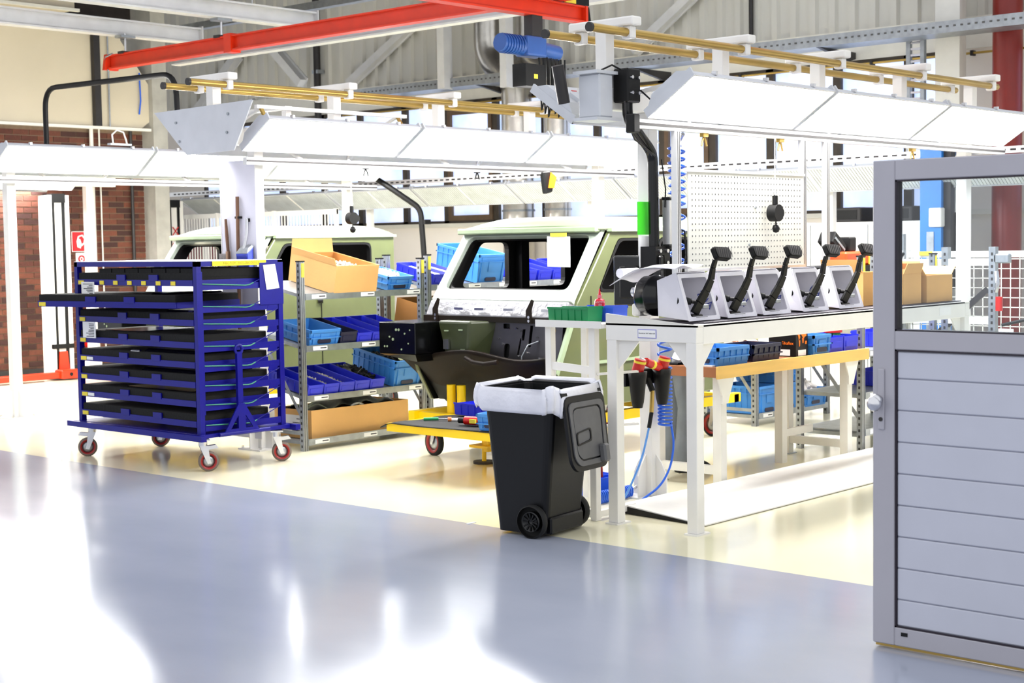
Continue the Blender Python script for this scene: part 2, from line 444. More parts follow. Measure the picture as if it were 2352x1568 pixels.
B(16.98, 17.3, 7.15, 8.2, 2.05, 3.95).build('pier', WALLW, wb)
B(16.98, 17.3, 22.9, 27.2, 2.05, 3.95).build('pier', WALLW, wb)

# ---- columns, tray, pipes
def col(name, label, cat, mbs, loc, m=None):
    t = thing(name, label, cat, loc)
    for nm, mb, mm in mbs: mb.build(nm, mm, t)
    return t
col('steel_column', 'cream steel column beside the dark red downpipe', 'column', [
    ('web', B(16.55, 16.75, 8.02, 8.24, 0, 6.5), OFFWHITE), ('flange', B(16.5, 16.56, 7.98, 8.28, 0, 6.5), OFFWHITE), ('base_plate', B(16.4, 16.85, 7.9, 8.36, 0, .03), GALV)], (16.65, 8.13, 0))
col('red_column', 'dark red round column at the back wall', 'column', [
    ('shaft', MB().cyl((16.66, 7.48, 0), (16.66, 7.48, 6.5), .165, 20), REDCOL), ('collar', MB().cyl((16.66, 7.48, 0), (16.66, 7.48, .12), .2, 20), DARKM)], (16.66, 7.48, 0))
t = thing('cable_channel', 'vertical perforated cable channel beside the cream steel column', 'cable channel', (16.55, 8.55, 2.3))
for y in (8.42, 8.6):
    B(16.5, 16.56, y, y + .05, 2.3, 4.2).build('rail', GALV, t)
mb = MB()
for k in range(26): mb.box(16.51, 16.53, 8.47, 8.6, 2.34 + k * .072, 2.365 + k * .072)
mb.build('rungs', STEEL, t)
t = thing('cable_tray', 'long perforated steel cable tray along the back wall', 'cable tray', (16.25, 10, 4.05))
B(16.05, 16.45, 3, 18.3, 4.02, 4.03).build('bottom', GALV, t)
B(16.05, 16.06, 3, 18.3, 4.03, 4.15).build('side', GALV, t)
B(16.44, 16.45, 3, 18.3, 4.03, 4.15).build('side', GALV, t)
mb = MB()
for k in range(180): mb.box(16.044, 16.05, 3.05 + k * .085, 3.078 + k * .085, 4.08, 4.1)
o = mb.build('slots', mat('shadow_grey', (84, 84, 84), .7), t); o['kind'] = 'stuff'
for v in (4.8, 6.6, 9.6, 12.4, 15.2, 17.6):
    MB().plate([(0, 0), (.86, 0), (.86, -.08), (.7, -.12)], [], .05, (16.07, v, 4.02), (1, 0, 0), (0, 0, 1)).build('bracket', DARKM, t)
t = thing('wall_pipe', 'thin brass coloured pipe under the cable tray', 'pipe', (16.75, 10, 3.98))
MB().cyl((16.9, 3, 3.87), (16.9, 19, 3.87), .014, 8).build('run', BRASS, t)
for v in (8.0, 9.3, 11.2, 13.2, 16): B(16.87, 16.96, v, v + .03, 3.84, 3.9).build('clip', DARKM, t)
# ducts with bends
for nm, v, r, vb in (('a', 14.96, .235, 15.5), ('b', 14.2, .19, 14.72)):
    t = thing('ventilation_duct', {'a': 'wider silver foil ventilation duct bending over above the windows', 'b': 'narrower silver foil ventilation duct right of the wider one'}[nm], 'duct', (16.7, v, 0), 'silver ventilation ducts')
    MB().cyl((16.7, v, 0), (16.7, v, 3.7), r, 20).build('riser', DUCT, t)
    for z in (1.2, 2.2, 3.2): MB().cyl((16.7, v, z), (16.7, v, z + .03), r + .012, 20).build('band', GALV, t)
    MB().tube(arc_pts([(16.7, v, 3.7), (16.7, v + .02, 4.15), (16.7, vb, 4.45), (16.7, vb, 5.6)], .5, 8), r * .95, 18).build('bend', DUCT, t)
# braces on the back wall
def strut(label, p0, p1, w_=.1, h_=.1, name='wall_brace', m=GIRD):
    c = (Vector(p0) + Vector(p1)) / 2
    t = thing(name, label, 'brace', tuple(c))
    MB().bar(p0, p1, w_, h_).build('angle', m, t)
    MB().bar(Vector(p0) + Vector((.06, 0, 0)), Vector(p1) + Vector((.06, 0, 0)), .02, h_ * 1.5).build('flange', m, t)
    return t
strut('long diagonal brace on the cladding left of the ducts', (16.8, 18.72, 4.37), (16.8, 16.2, 5.7), .1, .12)
strut('short diagonal brace bracket under the red runway beam', (16.4, 20.15, 5.05), (16.4, 19.4, 4.4), .16, .14)
strut('upright steel post in front of the left duct', (16.0, 15.75, 5.2), (16.0, 15.75, 4.0), .14, .14, 'wall_post')
strut('upright steel post between the two ducts', (15.8, 14.35, 5.2), (15.8, 14.35, 3.9), .12, .12, 'wall_post')
strut('diagonal brace on the cladding right of the hoist', (16.8, 12.9, 4.35), (16.8, 10.5, 5.9), .1, .12)
strut('diagonal brace on the cladding at the upper right', (16.8, 9.9, 5.6), (16.8, 8.5, 4.7), .1, .12)
strut('diagonal brace on the cladding far left', (16.8, 23.1, 4.0), (16.8, 21.6, 5.1), .12, .14)
t = thing('pipe_riser', 'dark riser pipe on the cladding left of centre', 'pipe', (16.85, 19.55, 4.3))
MB().cyl((16.85, 19.55, 3.4), (16.85, 19.55, 6), .06, 10).build('run', DARKM, t); B(16.8, 16.94, 19.47, 19.63, 4.6, 4.66).build('clip', GALV, t)
t = thing('pipe_riser', 'thin dark cable riser on the cladding right of the hoist', 'pipe', (16.9, 11.05, 4.3))
MB().cyl((16.9, 11.05, 4.2), (16.9, 11.05, 6), .03, 8).build('run', DARKM, t); B(16.87, 16.94, 11.0, 11.1, 4.9, 4.95).build('clip', GALV, t)

# ---- white girders and red crane
def ibeam(p0, p1, h, w_, m, t, nm='beam'):
    d = (Vector(p1) - Vector(p0)); mb = MB()
    p0 = Vector(p0); p1 = Vector(p1); z = Vector((0, 0, 1))
    mb.bar(p0 + z * (h / 2), p1 + z * (h / 2), w_ * .25, h * .96)
    o = mb.build('web', m, t)
    MB().bar(p0 + z * (h * .05), p1 + z * (h * .05), w_, h * .1).build('flange', m, t)
    MB().bar(p0 + z * (h * .95), p1 + z * (h * .95), w_, h * .1).build('flange', m, t)
for lab, v, u1 in (('white roof girder at the far left carrying the red runway', 16.1, 11.9), ('white roof girder nearer the camera carrying the red runway', 14.1, 12.1)):
    t = thing('roof_girder', lab, 'girder', (9, v, 4.33), 'white roof girders')
    ibeam((5.5, v, 4.33), (u1, v, 4.33), .2, .16, GIRD, t)
    B(u1, u1 + .015, v - .1, v + .1, 4.3, 4.55).build('end_plate', GIRD, t)
t = thing('runway_girder', 'white girder running behind the red runway beam', 'girder', (11.98, 13, 4.13))
ibeam((11.98, 16.7, 4.12), (11.98, 5, 4.12), .2, .14, GIRD, t)
t = thing('ceiling_channel', 'thin steel channel hung across the upper left', 'channel', (14, 14, 4.9))
B(13.6, 13.72, 11, 19, 4.92, 5.02).build('channel', GALV, t)
for v in (11.5, 14.5, 17.2): MB().cyl((13.66, v, 5.0), (13.66, v, 7.0), .012, 6).build('drop_rod', STEEL, t)
t = thing('crane_runway', 'long red crane runway beam under the white girders', 'crane beam', (10.75, 11, 3.95))
ibeam((10.75, 16.3, 3.95), (10.75, 5, 3.95), .17, .12, RED, t)
B(10.68, 10.82, 13.85, 13.98, 3.93, 4.14).build('splice', RED, t)
MB().plate([(-.1, 0), (.1, 0), (.07, .19), (-.07, .19)], [], .05, (10.75, 16.36, 3.94), (1, 0, 0), (0, 0, 1)).build('end_stop', RED, t)
for v in (16.0, 14.1):
    o = MB().cyl((10.75, v, 4.11), (10.75, v, 4.36), .014, 8).build('hanger_rod', STEEL, t)
    B(10.67, 10.83, v - .05, v + .05, 4.11, 4.14).build('clamp', DARKM, o); B(10.65, 10.85, v - .07, v + .07, 4.3, 4.33).build('clamp', GALV, o)
MB().tube([(10.7, 16.2, 4.13), (10.68, 16.32, 4.1), (10.68, 16.38, 4.0), (10.7, 16.3, 3.93)], .012, 6).build('cable', GALV, t)
t = thing('crane_bridge', 'shorter red crane bridge beam with the blue hoist under its end', 'crane beam', (10.0, 9.15, 3.79))
ibeam((5, 9.15, 3.79), (11.12, 9.15, 3.79), .15, .12, RED, t)
B(11.12, 11.15, 9.08, 9.22, 3.77, 3.94).build('end_plate', RED, t)
B(10.9, 11.3, 9.19, 9.22, 3.97, 4.04).build('current_collector', BLACK, t)
mb = MB()
for k in range(4): mb.tube([(11.1 + .02 * k, 9.2, 3.97), (11.24 + .02 * k, 9.2, 3.95), (11.28 + .015 * k, 9.2, 3.82), (11.16, 9.2, 3.78)], .012, 6)
mb.build('cable_loop', BLACK, t)
B(10.85, 11.0, 9.1, 9.12, 3.95, 4.1).build('rating_plate', YLAB, t)
t = thing('chain_hoist', 'blue electric chain hoist under the red crane bridge', 'hoist', (10.45, 9.15, 3.45))
B(10.38, 10.52, 9.1, 9.2, 3.6, 3.79).build('trolley', DARKM, t)
MB().cyl((10.0, 9.15, 3.52), (10.28, 9.15, 3.5), .08, 16).build('motor', HOISTB, t, bevel=.004)
mb = MB()
for k in range(7): mb.cyl((10.03 + k * .035, 9.15, 3.515), (10.04 + k * .035, 9.15, 3.515), .09, 16)
mb.build('cooling_fins', HOISTB, t)
B(10.28, 10.55, 9.07, 9.23, 3.42, 3.6).build('gearbox', HOISTB, t, bevel=.02, seg=2)
MB().cyl((10.55, 9.15, 3.5), (10.78, 9.15, 3.48), .07, 14).build('drum', HOISTB, t)
MB().openbox(.26, .16, .2, .008).build('chain_bucket', BLACK, t, off=(0, 0, 0)).location = (-.07, 0, -.3)
B(10.36, 10.41, 9.068, 9.072, 3.22, 3.26).build('sticker', YLAB, t)
for k in range(6):
    x = 10.5 + k * .055; MB().tube([(x, 9.13, 3.45), (x + .01, 9.13, 3.2), (x + .03 - .02 * k, 9.13 - .01 * k, 2.95 - .03 * (k % 3)), (x + .05, 9.1, 3.1), (x + .05, 9.1, 3.42)], .009, 6).build('control_cable', BLACK, t)

# ================================================================== LIGHT GANTRIES
GN = {0: 'by the brick wall', 1: 'at the left', 2: 'behind the trolley', 3: 'over the pedals'}
def gantry(i, v, u1, posts, ts, base=True, cross=True):
    t = thing('lamp_gantry', 'white steel lamp gantry %s%s' % (GN[i], ' with brass coloured tubes on top' if cross else ''), 'gantry', (8.3, v, 0), 'lamp gantries')
    B(7.835, u1, v - .05, v + .05, 2.62, 2.76).build('beam', WHITE, t, bevel=.005)
    for u in posts:
        B(u - .05, u + .05, v - .05, v + .05, .012, 2.62).build('post', WHITE, t, bevel=.004)
        o = B(u - .15, u + .15, v - .15, v + .15, 0, .012).build('base_plate', WHITE, t)
        for a in range(4):
            m_ = Matrix.Translation((u, v, 0)) @ Matrix.Rotation(a * math.pi / 2, 4, 'Z')
            MB(m_).plate([(.05, .012), (.14, .012), (.14, .16), (.1, .24), (.05, .3)], [], .01, (0, .005, 0), (1, 0, 0), (0, 0, 1)).build('gusset', WHITE, o)
        for sx in (-1, 1):
            for sy in (-1, 1): MB().cyl((u + sx * .12, v + sy * .12, .012), (u + sx * .12, v + sy * .12, .03), .012, 6).build('bolt', STEEL, o)
    if cross:
        for k in range(ts):
            u = 7.89 + 1.333 * k
            o = B(u - .045, u + .045, v - .045, v + .045, 2.76, 3.14).build('upright', WHITE, t, bevel=.004)
            c = B(u - .05, u + .05, v - .27, v + .27, 3.14, 3.2).build('crosspiece', WHITE, o, bevel=.012, seg=2)
            for s in (-1, 1): B(u - .03, u + .03, v + s * .2 - .04, v + s * .2 + .04, 3.06, 3.14).build('pipe_clamp', WHITE, o, bevel=.008)
        for s in (-1, 1):
            o = MB().cyl((7.52 + .02 * s, v + s * .2, 3.1), (7.89 + 1.333 * (ts - 1) + .12, v + s * .2, 3.1), .028, 14).build('tube', BRASS, t)
            MB().cyl((7.5 + .02 * s, v + s * .2, 3.1), (7.522 + .02 * s, v + s * .2, 3.1), .03, 14).build('end_cap', DARKM, o)
    return t
gantry(0, 18.7, 12.3, (8.31, 11.87), 4, cross=False)
gantry(1, 14.56, 13.4, (8.31, 13.0), 5, cross=False)
gantry(2, 10.48, 13.4, (8.31, 13.0), 5)
gantry(3, 6.29, 13.5, (8.34, 13.1), 5)
# end plate of the middle gantry
t = thing('end_plate', 'light grey trapezoid end plate closing the middle lamp gantry', 'plate', (7.86, 10.5, 2.54))
MB().plate([(-11.22, 2.925), (-9.86, 2.945), (-10.12, 2.55), (-10.77, 2.54)], [], .012, (7.82, 0, 0), (0, -1, 0), (0, 0, 1)).build('sheet', GREYP, t)
mb = MB()
for v, z in ((10.9, 2.82), (10.86, 2.66), (10.18, 2.85), (10.2, 2.7)): mb.cyl((7.795, v, z), (7.81, v, z), .012, 8)
mb.build('rivets', GALV, t)
B(7.808, 7.83, 9.85, 9.862, 2.94, 2.95).build('edge_trim', DARKM, t)

def make_lamp(lit, label):
    t = thing('station_lamp', label, 'lamp', (0, 0, 0), 'tilted station lamps')
    h = .86; A, Bp, Cc, D = (-.32, 2.56), (-.68, 2.80), (-.60, 2.91), (-.26, 2.70)
    def sec(pts, x0, x1):
        n = len(pts); mb = MB(); mb.add([(x0, y, z) for y, z in pts] + [(x1, y, z) for y, z in pts], [list(range(n)), list(range(2 * n - 1, n - 1, -1))] + [(i, i + n, (i + 1) % n + n, (i + 1) % n) for i in range(n)]); return mb
    d = Vector((Bp[0] - A[0], Bp[1] - A[1])).normalized(); nn = Vector((-d[1], d[0]))
    if nn[1] > 0: nn = -nn                      # outward: down and to the front
    P = lambda a, b: (A[0] + d[0] * a + nn[0] * b, A[1] + d[1] * a + nn[1] * b)
    L = Vector((Bp[0] - A[0], Bp[1] - A[1])).length
    ho = sec([P(0, 0), P(L, 0), P(L - .03, -.05), P(L - .1, -.1), P(.1, -.1), P(.03, -.05)], -h, h).build('housing', GREYP, t)
    sec([P(.1, -.1), P(.2, -.1), P(.2, -.125), P(.1, -.125)], -h + .1, h - .1).build('back_rib', GREYP, ho)
    di = sec([P(.014, .0), P(L - .014, .0), P(L - .014, .006), P(.014, .006)], -h + .016, h - .016).build('diffuser', LAMPG if lit else LAMPOFF, t)
    if not lit:
        mb = MB()
        for k in range(1, 46): x = -h + .016 + k * (2 * h - .032) / 46; mb.add([(x - .002, *P(.014, .007)), (x + .002, *P(.014, .007)), (x + .002, *P(L - .014, .007)), (x - .002, *P(L - .014, .007))], [(0, 1, 2, 3)])
        mb.build('louvre', GALV, t, solid=.004)
        sec([P(.014, .006), P(L - .014, .006), P(L - .014, .01), P(.014, .01)], -.015, .015).build('centre_strip', WHITE, t)
    for s in (-1, 1):
        sec([P(-.004, -.05), P(L + .004, -.05), P(L + .004, .012), P(-.004, .012)], s * h - .012, s * h + .004).build('bezel', GREYP, t)
    sec([P(L - .008, 0), P(L + .004, 0), P(L + .004, .012), P(L - .008, .012)], -h, h).build('bezel', GREYP, t)
    sec([P(-.004, 0), P(.008, 0), P(.008, .012), P(-.004, .012)], -h, h).build('bezel', GREYP, t)
    for x in (-.6, 0, .6):
        o = B(x - .012, x + .012, Cc[0] - .075, Cc[0] - .04, Cc[1] - .1, Cc[1] - .075).build('toggle_clip', STEEL, t)
    for x in (-.62, .62):
        o = MB().bar((x, -.46, 2.80), (x, -.05, 2.74), .03, .03).build('hanger_arm', WHITE, t)
        MB().cyl((x - .03, -.5, 2.79), (x + .03, -.5, 2.79), .012, 8).build('hinge_pin', REDP, o)
    return t
lampA = make_lamp(True, ''); lampB = make_lamp(False, '')
used = set()
def lamp(src, loc, rz, label):
    k = src.name
    if k not in used: used.add(k); o = src; o.location = loc; o.rotation_euler = (0, 0, rz); o['label'] = label; return o
    return dup(src, loc, (0, 0, rz), label)
ORD = ('nearest', 'middle', 'farthest')
for i, v, n in ((3, 6.29, 3), (2, 10.48, 3), (1, 14.56, 3), (0, 18.7, 2)):
    for k in range(n):
        u = 8.79 + 1.77 * k
        lamp(lampA, (u, v, 0), 0, '%s lit lamp panel, camera side row of the gantry %s' % (ORD[k], GN[i]))
        lamp(lampA, (u, v, 0), math.pi, '%s lamp panel, far side row of the gantry %s, seen from behind' % (ORD[k], GN[i]))
# back row of unlit lamps along the window wall
t = thing('lamp_gantry', 'long rail along the window wall carrying the unlit lamp panels', 'gantry', (15.3, 12, 0), 'lamp gantries')
B(15.26, 15.34, 4.5, 21.5, 2.42, 2.5).build('beam', WHITE, t)
for v in (5.2, 8.9, 12.4, 16.6, 20.6):
    B(15.26, 15.34, v, v + .08, .01, 2.42).build('post', WHITE, t); B(15.15, 15.45, v - .1, v + .18, 0, .012).build('base_plate', WHITE, t)
o = B(15.2, 15.215, 4.5, 21.5, 2.6, 2.67).build('slotted_rail', ALU, t)
mb = MB()
for k in range(150): mb.box(15.195, 15.2, 4.6 + k * .112, 4.66 + k * .112, 2.625, 2.645)
mb.build('slot_row', DARKM, o)['kind'] = 'stuff'
for k in range(9):
    v = 20.4 - .9 - k * 1.77
    lamp(lampB, (15.3, v, -.29), -math.pi / 2, 'unlit lamp panel %s from the left along the window wall' % ('one two three four five six seven eight nine'.split()[k]))
t = thing('suspension_bar', 'white suspension bar above the nearest lamp panel behind the trolley', 'bar', (8.8, 10.0, 2.9))
B(7.95, 9.65, 9.98, 10.02, 2.89, 2.92).build('bar', WHITE, t)
for x in (8.0, 9.55): MB().bar((x, 10.0, 2.9), (x, 9.93, 2.8), .03, .02).build('bar_foot', BRASS, t); MB().bar((x, 10.0, 2.9), (x, 10.43, 2.74), .03, .02).build('bar_stay', WHITE, t)
# aluminium tool rails under the lamps
def toolrail(v, label, u0, u1, z=2.505):
    t = thing('tool_rail', label, 'rail', (u0, v, z), 'aluminium tool rails')
    B(u0, u1, v - .025, v + .025, z - .03, z + .03).build('profile', ALU, t)
    o = B(u0, u1, v - .028, v - .025, z - .008, z + .008).build('groove', DARKM, t)
    if v < 7: B(u0 - .05, u0 + .02, v - .035, v + .035, z - .06, z + .06).build('end_bracket', BLACK, t, bevel=.008)
    k = u0 + .6
    while k < u1: MB().bar((k, v, z + .03), (k, v + .3, 2.64), .03, .02).build('hanger', ALU, t); k += 1.8
    return t
toolrail(5.97, 'aluminium tool rail under the lamps over the pedal table', 7.78, 13.2)
toolrail(10.16, 'aluminium tool rail under the lamps behind the blue trolley', 7.95, 13.2, 2.47)
toolrail(14.24, 'aluminium tool rail under the lamps at the far left', 7.95, 13.2, 2.47)
# black conduit arch
t = thing('cable_conduit', 'black conduit arch spanning between two lamp gantries', 'conduit', (8.5, 12, 2.6))
MB().tube(arc_pts([(8.67, 14.4, 2.66), (8.67, 14.4, 3.44), (8.67, 12.1, 3.4), (8.67, 12.08, 2.95)], .22, 6), .028, 10).build('hose', BLACK, t)
B(8.63, 8.71, 14.36, 14.51, 2.64, 2.68).build('bracket', WHITE, t); B(8.64, 8.7, 10.45, 10.51, 2.76, 2.95).build('bracket_stub', WHITE, t); B(8.63, 8.71, 10.45, 12.13, 2.95, 2.98).build('bracket', WHITE, t)
t = thing('cable_loop', 'thin white cable loop on top of the left lamp row', 'cable', (9.3, 14.0, 2.85))
MB().tube([(9.15, 13.9, 2.86), (9.14, 13.9, 2.95), (9.2, 13.9, 3.0), (9.28, 13.9, 2.98), (9.31, 13.9, 2.9), (9.32, 13.9, 2.85)], .009, 6).build('sheath', WHITE, t)
B(9.1, 9.36, 13.87, 13.93, 2.84, 2.86).build('tray', GREYP, t)

# ---- junction of the right gantry: clamp, black pole, monitor
t = thing('monitor_pole', 'black bent monitor pole clamped to the gantry over the table', 'pole', (8.0, 6.2, 1.6))
MB().tube(arc_pts([(7.97, 6.17, 2.83), (7.97, 6.17, 2.56), (8.24, 6.17, 2.34), (8.25, 6.17, 1.5)], .06, 4), .036, 14).build('tube', BLACKG, t)
cl = B(7.9, 8.04, 6.11, 6.235, 2.66, 2.88).build('clamp_block', BLACK, t, bevel=.01)
for x in (7.93, 8.0):
    for z in (2.72, 2.82): MB().cyl((x, 6.11, z), (x, 6.09, z), .012, 6).build('bolt', STEEL, cl)
mb = B(8.17, 8.33, 6.1, 6.24, 1.58, 1.72); o = mb.build('mount_block', BLACK, t)
for x in (8.21, 8.29):
    for z in (1.61, 1.69): MB().cyl((x, 6.1, z), (x, 6.085, z), .014, 6).build('bolt', STEEL, o)
MB().tube([(7.93, 6.16, 2.86), (7.85, 6.2, 2.9), (7.74, 6.2, 2.86)], .006, 6).build('cable', BLACK, t)
MB().tube([(8.02, 6.1, 2.74), (8.1, 6.05, 2.66), (8.25, 6.0, 2.7), (8.4, 5.9, 2.74)], .006, 6).build('cable', BLACK, t)
MB().tube([(7.85, 6.1, 2.66), (7.86, 6.1, 2.55), (7.98, 6.12, 2.42), (8.2, 6.12, 2.32)], .006, 6).build('cable', DARKM, t)
MB().tube([(8.27, 6.12, 2.3), (8.3, 6.11, 2.1), (8.29, 6.11, 1.98)], .005, 6).build('cable', BLACK, t)
t = thing('gantry_clamp', 'grey white clamp block where the black pole meets the gantry', 'clamp', (7.8, 6.29, 2.6))
B(7.72, 7.86, 6.2, 6.38, 2.56, 2.84).build('block', GREYP, t, bevel=.01)
B(7.68, 7.94, 6.19, 6.39, 2.84, 2.86).build('cover', GREYP, t); B(7.68, 7.94, 6.19, 6.39, 2.54, 2.56).build('cover', GREYP, t)
MB().cyl((7.66, 6.45, 2.66), (7.6, 6.45, 2.9), .04, 10).build('lever', DARKM, t)
t = thing('monitor', 'black flat monitor seen from behind under the pole', 'monitor', (8.25, 6.2, 1.3))
M_ = Matrix.Translation((8.22, 6.28, 1.49)) @ Matrix.Rotation(R(90), 4, 'Z')
MB(M_).box(-.2, .2, -.02, .03, -.17, .17).build('shell', BLACKG, t, bevel=.01)
MB(M_).box(-.13, .13, .03, .055, -.12, .1).build('back_hump', BLACK, t, bevel=.02, seg=2)
MB(M_).box(-.2, .2, -.024, -.02, -.17, .17).build('screen', BLACKG, t)
MB(M_).box(-.05, .05, .05, .09, -.05, .1).build('bracket', BLACK, t)
t = thing('power_strip', 'silver and black power strip on the black pole', 'power strip', (8.35, 6.13, 1.7))
B(8.3, 8.36, 6.08, 6.14, 1.73, 2.03).build('rail', ALU, t, bevel=.004)
B(8.36, 8.39, 6.085, 6.135, 1.73, 2.03).build('socket_face', BLACK, t)
B(8.295, 8.395, 6.075, 6.145, 2.03, 2.05).build('end_cap', BLACK, t, bevel=.005); B(8.295, 8.395, 6.075, 6.145, 1.7, 1.73).build('end_cap', BLACK, t, bevel=.005)
for k in range(6): MB().cyl((8.375, 6.08, 1.77 + k * .035), (8.375, 6.075, 1.77 + k * .035), .014, 10).build('socket', BLACKG, t)
B(8.365, 8.388, 6.078, 6.085, 1.975, 1.995).build('switch', REDP, t)
for k in range(3): MB().tube([(8.385, 6.08, 1.77 + k * .035), (8.43, 6.05, 1.76 + k * .03), (8.45, 6.05, 1.66), (8.42, 6.06, 1.55)], .006, 6).build('plug_lead', BLACK, t)
t = thing('green_card', 'bright green card fixed to the white gantry post', 'card', (8.28, 6.23, 1.8))
MB().box(8.145, 8.3, 6.225, 6.232, 1.8, 2.02).build('sheet', GREENL, t); B(8.26, 8.31, 6.222, 6.225, 2.005, 2.015).build('tape_strip', GREENL, t)
t = thing('paper_sheet', 'white paper sheet hung on the gantry post under the green card', 'paper', (8.28, 6.23, 1.66))
B(8.16, 8.3, 6.226, 6.232, 1.58, 1.79).build('sheet', PAPER, t); B(8.29, 8.33, 6.222, 6.226, 1.765, 1.775).build('tape_strip', PAPER, t)

def coil(label, c, z0, z1, r, turns0, turns1, name='coil_hose', tail=None, head=None, rr=.008):
    t = thing(name, label, 'hose', (c[0], c[1], z1))
    pts = list(head or []); n = turns0 + turns1
    for k in range(n * 12 + 1):
        f = k / (n * 12); g = f if f < turns0 / n else f
        # loose turns on top, tight turns below
        zt = z0 + (z1 - z0) * (f * n / turns0 * .5 if f < turns0 / n else .5 + .5 * (f - turns0 / n) / (turns1 / n))
        a = 2 * math.pi * f * n
        pts.append((c[0] + r * math.cos(a), c[1] + r * math.sin(a), zt))
    if tail: pts += tail
    MB().tube(pts, rr, 6).build('spiral', COIL, t)
    return t
t = coil('blue coiled air hose hanging beside the pegboard', (8.48, 6.15), 2.4, 1.6, .055, 8, 4)
MB().cyl((8.48, 6.15, 2.4), (8.42, 6.05, 2.47), .014, 8).build('coupling', STEEL, t)
t = coil('blue coiled air hose hanging below the table by the holster', (8.34, 6.16), 1.14, .5, .045, 5, 13, tail=arc_pts([(8.35, 6.12, .52), (8.36, 6.1, .38), (8.33, 6.11, .22), (8.24, 6.13, .1), (8.1, 6.2, .01)], .1)[0:])
MB().cyl((8.34, 6.16, 1.14), (8.32, 6.14, 1.2), .014, 8).build('coupling', STEEL, t)
# holster with tools
t = thing('tool_holster', 'black double tool holster on the gantry post', 'holster', (8.3, 6.15, .7))
B(7.92, 8.3, 6.17, 6.235, .8, .9).build('back_plate', BLACK, t)
for x in (7.97, 8.24): MB().lathe([(.032, .66), (.042, .7), (.058, .84), (.066, .9), (.06, .9), (.052, .84), (.035, .7), (.0, .68)], (x, 6.11, 0), 12).build('cup', BLACK, t)
for n_, (x, lab) in enumerate(((7.97, 'red power screwdriver in the left cup of the black holster'), (8.24, 'red power screwdriver in the right cup of the black holster'))):
    g = thing('power_screwdriver', lab, 'screwdriver', (x, 6.11, .72))
    MB().cyl((x, 6.11, .72), (x, 6.11, .9), .026, 10).build('shaft', DARKM, g)
    MB().cyl((x, 6.11, .9), (x + .01, 6.09, .98), .04, 12).build('grip', REDP, g, bevel=.004)
    MB().cyl((x + .008, 6.095, .955), (x + .009, 6.092, .97), .042, 12).build('band', YLAB, g)
g = thing('power_screwdriver', 'red and yellow screwdriver lying across between the holster cups', 'screwdriver', (8.1, 6.1, .92))
MB().cyl((8.05, 6.1, .96), (8.2, 6.1, .91), .028, 10).build('grip', REDP, g); MB().cyl((8.11, 6.1, .94), (8.135, 6.1, .932), .03, 10).build('band', YLAB, g); MB().cyl((7.99, 6.1, .98), (8.05, 6.1, .96), .014, 8).build('shank', STEEL, g)
t = thing('air_hose', 'thin blue air hose with brass fitting hanging from the holster to the floor', 'hose', (8.2, 6.1, .1))
MB().tube([(8.12, 6.14, .84), (8.12, 6.1, .76)], .02, 8).build('elbow', BLACK, t)
MB().cyl((8.12, 6.1, .76), (8.08, 6.08, .62), .015, 8).build('fitting', BRASS, t); MB().cyl((8.08, 6.08, .62), (8.05, 6.08, .52), .014, 8).build('spring_sleeve', BLACK, t)
MB().tube(arc_pts([(8.05, 6.08, .52), (8.0, 6.1, .32), (7.92, 6.15, .12), (7.88, 6.2, .01)], .1), .008, 6).build('hose', mat('pale_blue_hose', (90, 150, 226), .3), t)
# tool balancers hanging from rails
def balancer(label, p, s=1.0, cord=.3):
    x, y, z = p
    t = thing('tool_balancer', label, 'tool balancer', (x, y, z))
    MB().cyl((x, y, z + .1), (x, y, z + cord), .004, 6).build('cord', WHITE, t)
    MB().tube([(x + .018 * s * math.cos(a), y, z + .1 * s + .018 * s * math.sin(a)) for a in [k * math.pi / 6 for k in range(12)]], .004 * s, 6, closed=True).build('ring', STEEL, t)
    MB().cyl((x, y, z + .08 * s), (x, y, z + .02 * s), .02 * s, 10).build('neck', BLACK, t)
    MB().cyl((x, y - .035 * s, z - .04 * s), (x, y + .035 * s, z - .04 * s), .06 * s, 16).build('drum', BLACK, t, bevel=.01 * s)
    MB().cyl((x + .055 * s, y - .02 * s, z - .04 * s), (x + .055 * s, y + .02 * s, z - .04 * s), .035 * s, 12).build('cheek', BLACKG, t)
    MB().cyl((x + .01, y, z - .1 * s), (x + .01, y, z - .125 * s), .006 * s, 6).build('line', BLACK, t)
    MB().lathe([(0, -.03), (.02, -.024), (.028, 0), (.02, .024), (0, .03)], (x + .01, y, z - .15 * s), 10).build('stop_ball', BLACK, t)
    return t
balancer('black tool balancer hanging in front of the pegboard', (9.24, 5.85, 1.98), 1.0, .5)
balancer('black tool balancer hanging above the cardboard box', (9.12, 10.16, 2.03), .9, .42)
t = thing('cable_reel', 'orange and black cable reel on the tool rail left of the pole', 'cable reel', (10.6, 8.9, 2.35))
x, y, z = 11.75, 10.16, 2.36
t.location = (x, y, z); ORG[t.name] = Vector((x, y, z))
MB().plate([(-.05, -.12), (.05, -.1), (.09, .03), (.02, .11), (-.09, .1)], [], .06, (x, y, z), (1, 0, 0), (0, 0, 1)).build('case', BLACK, t, bevel=.01)
MB().plate([(-.02, -.06), (.06, -.06), (.1, .05), (.02, .1)], [], .01, (x, y - .06, z), (1, 0, 0), (0, 0, 1)).build('cover', ORANGE, t)
B(x - .02, x + .02, y - .05, y - .01, z + .09, 2.45).build('hook', BLACK, t)
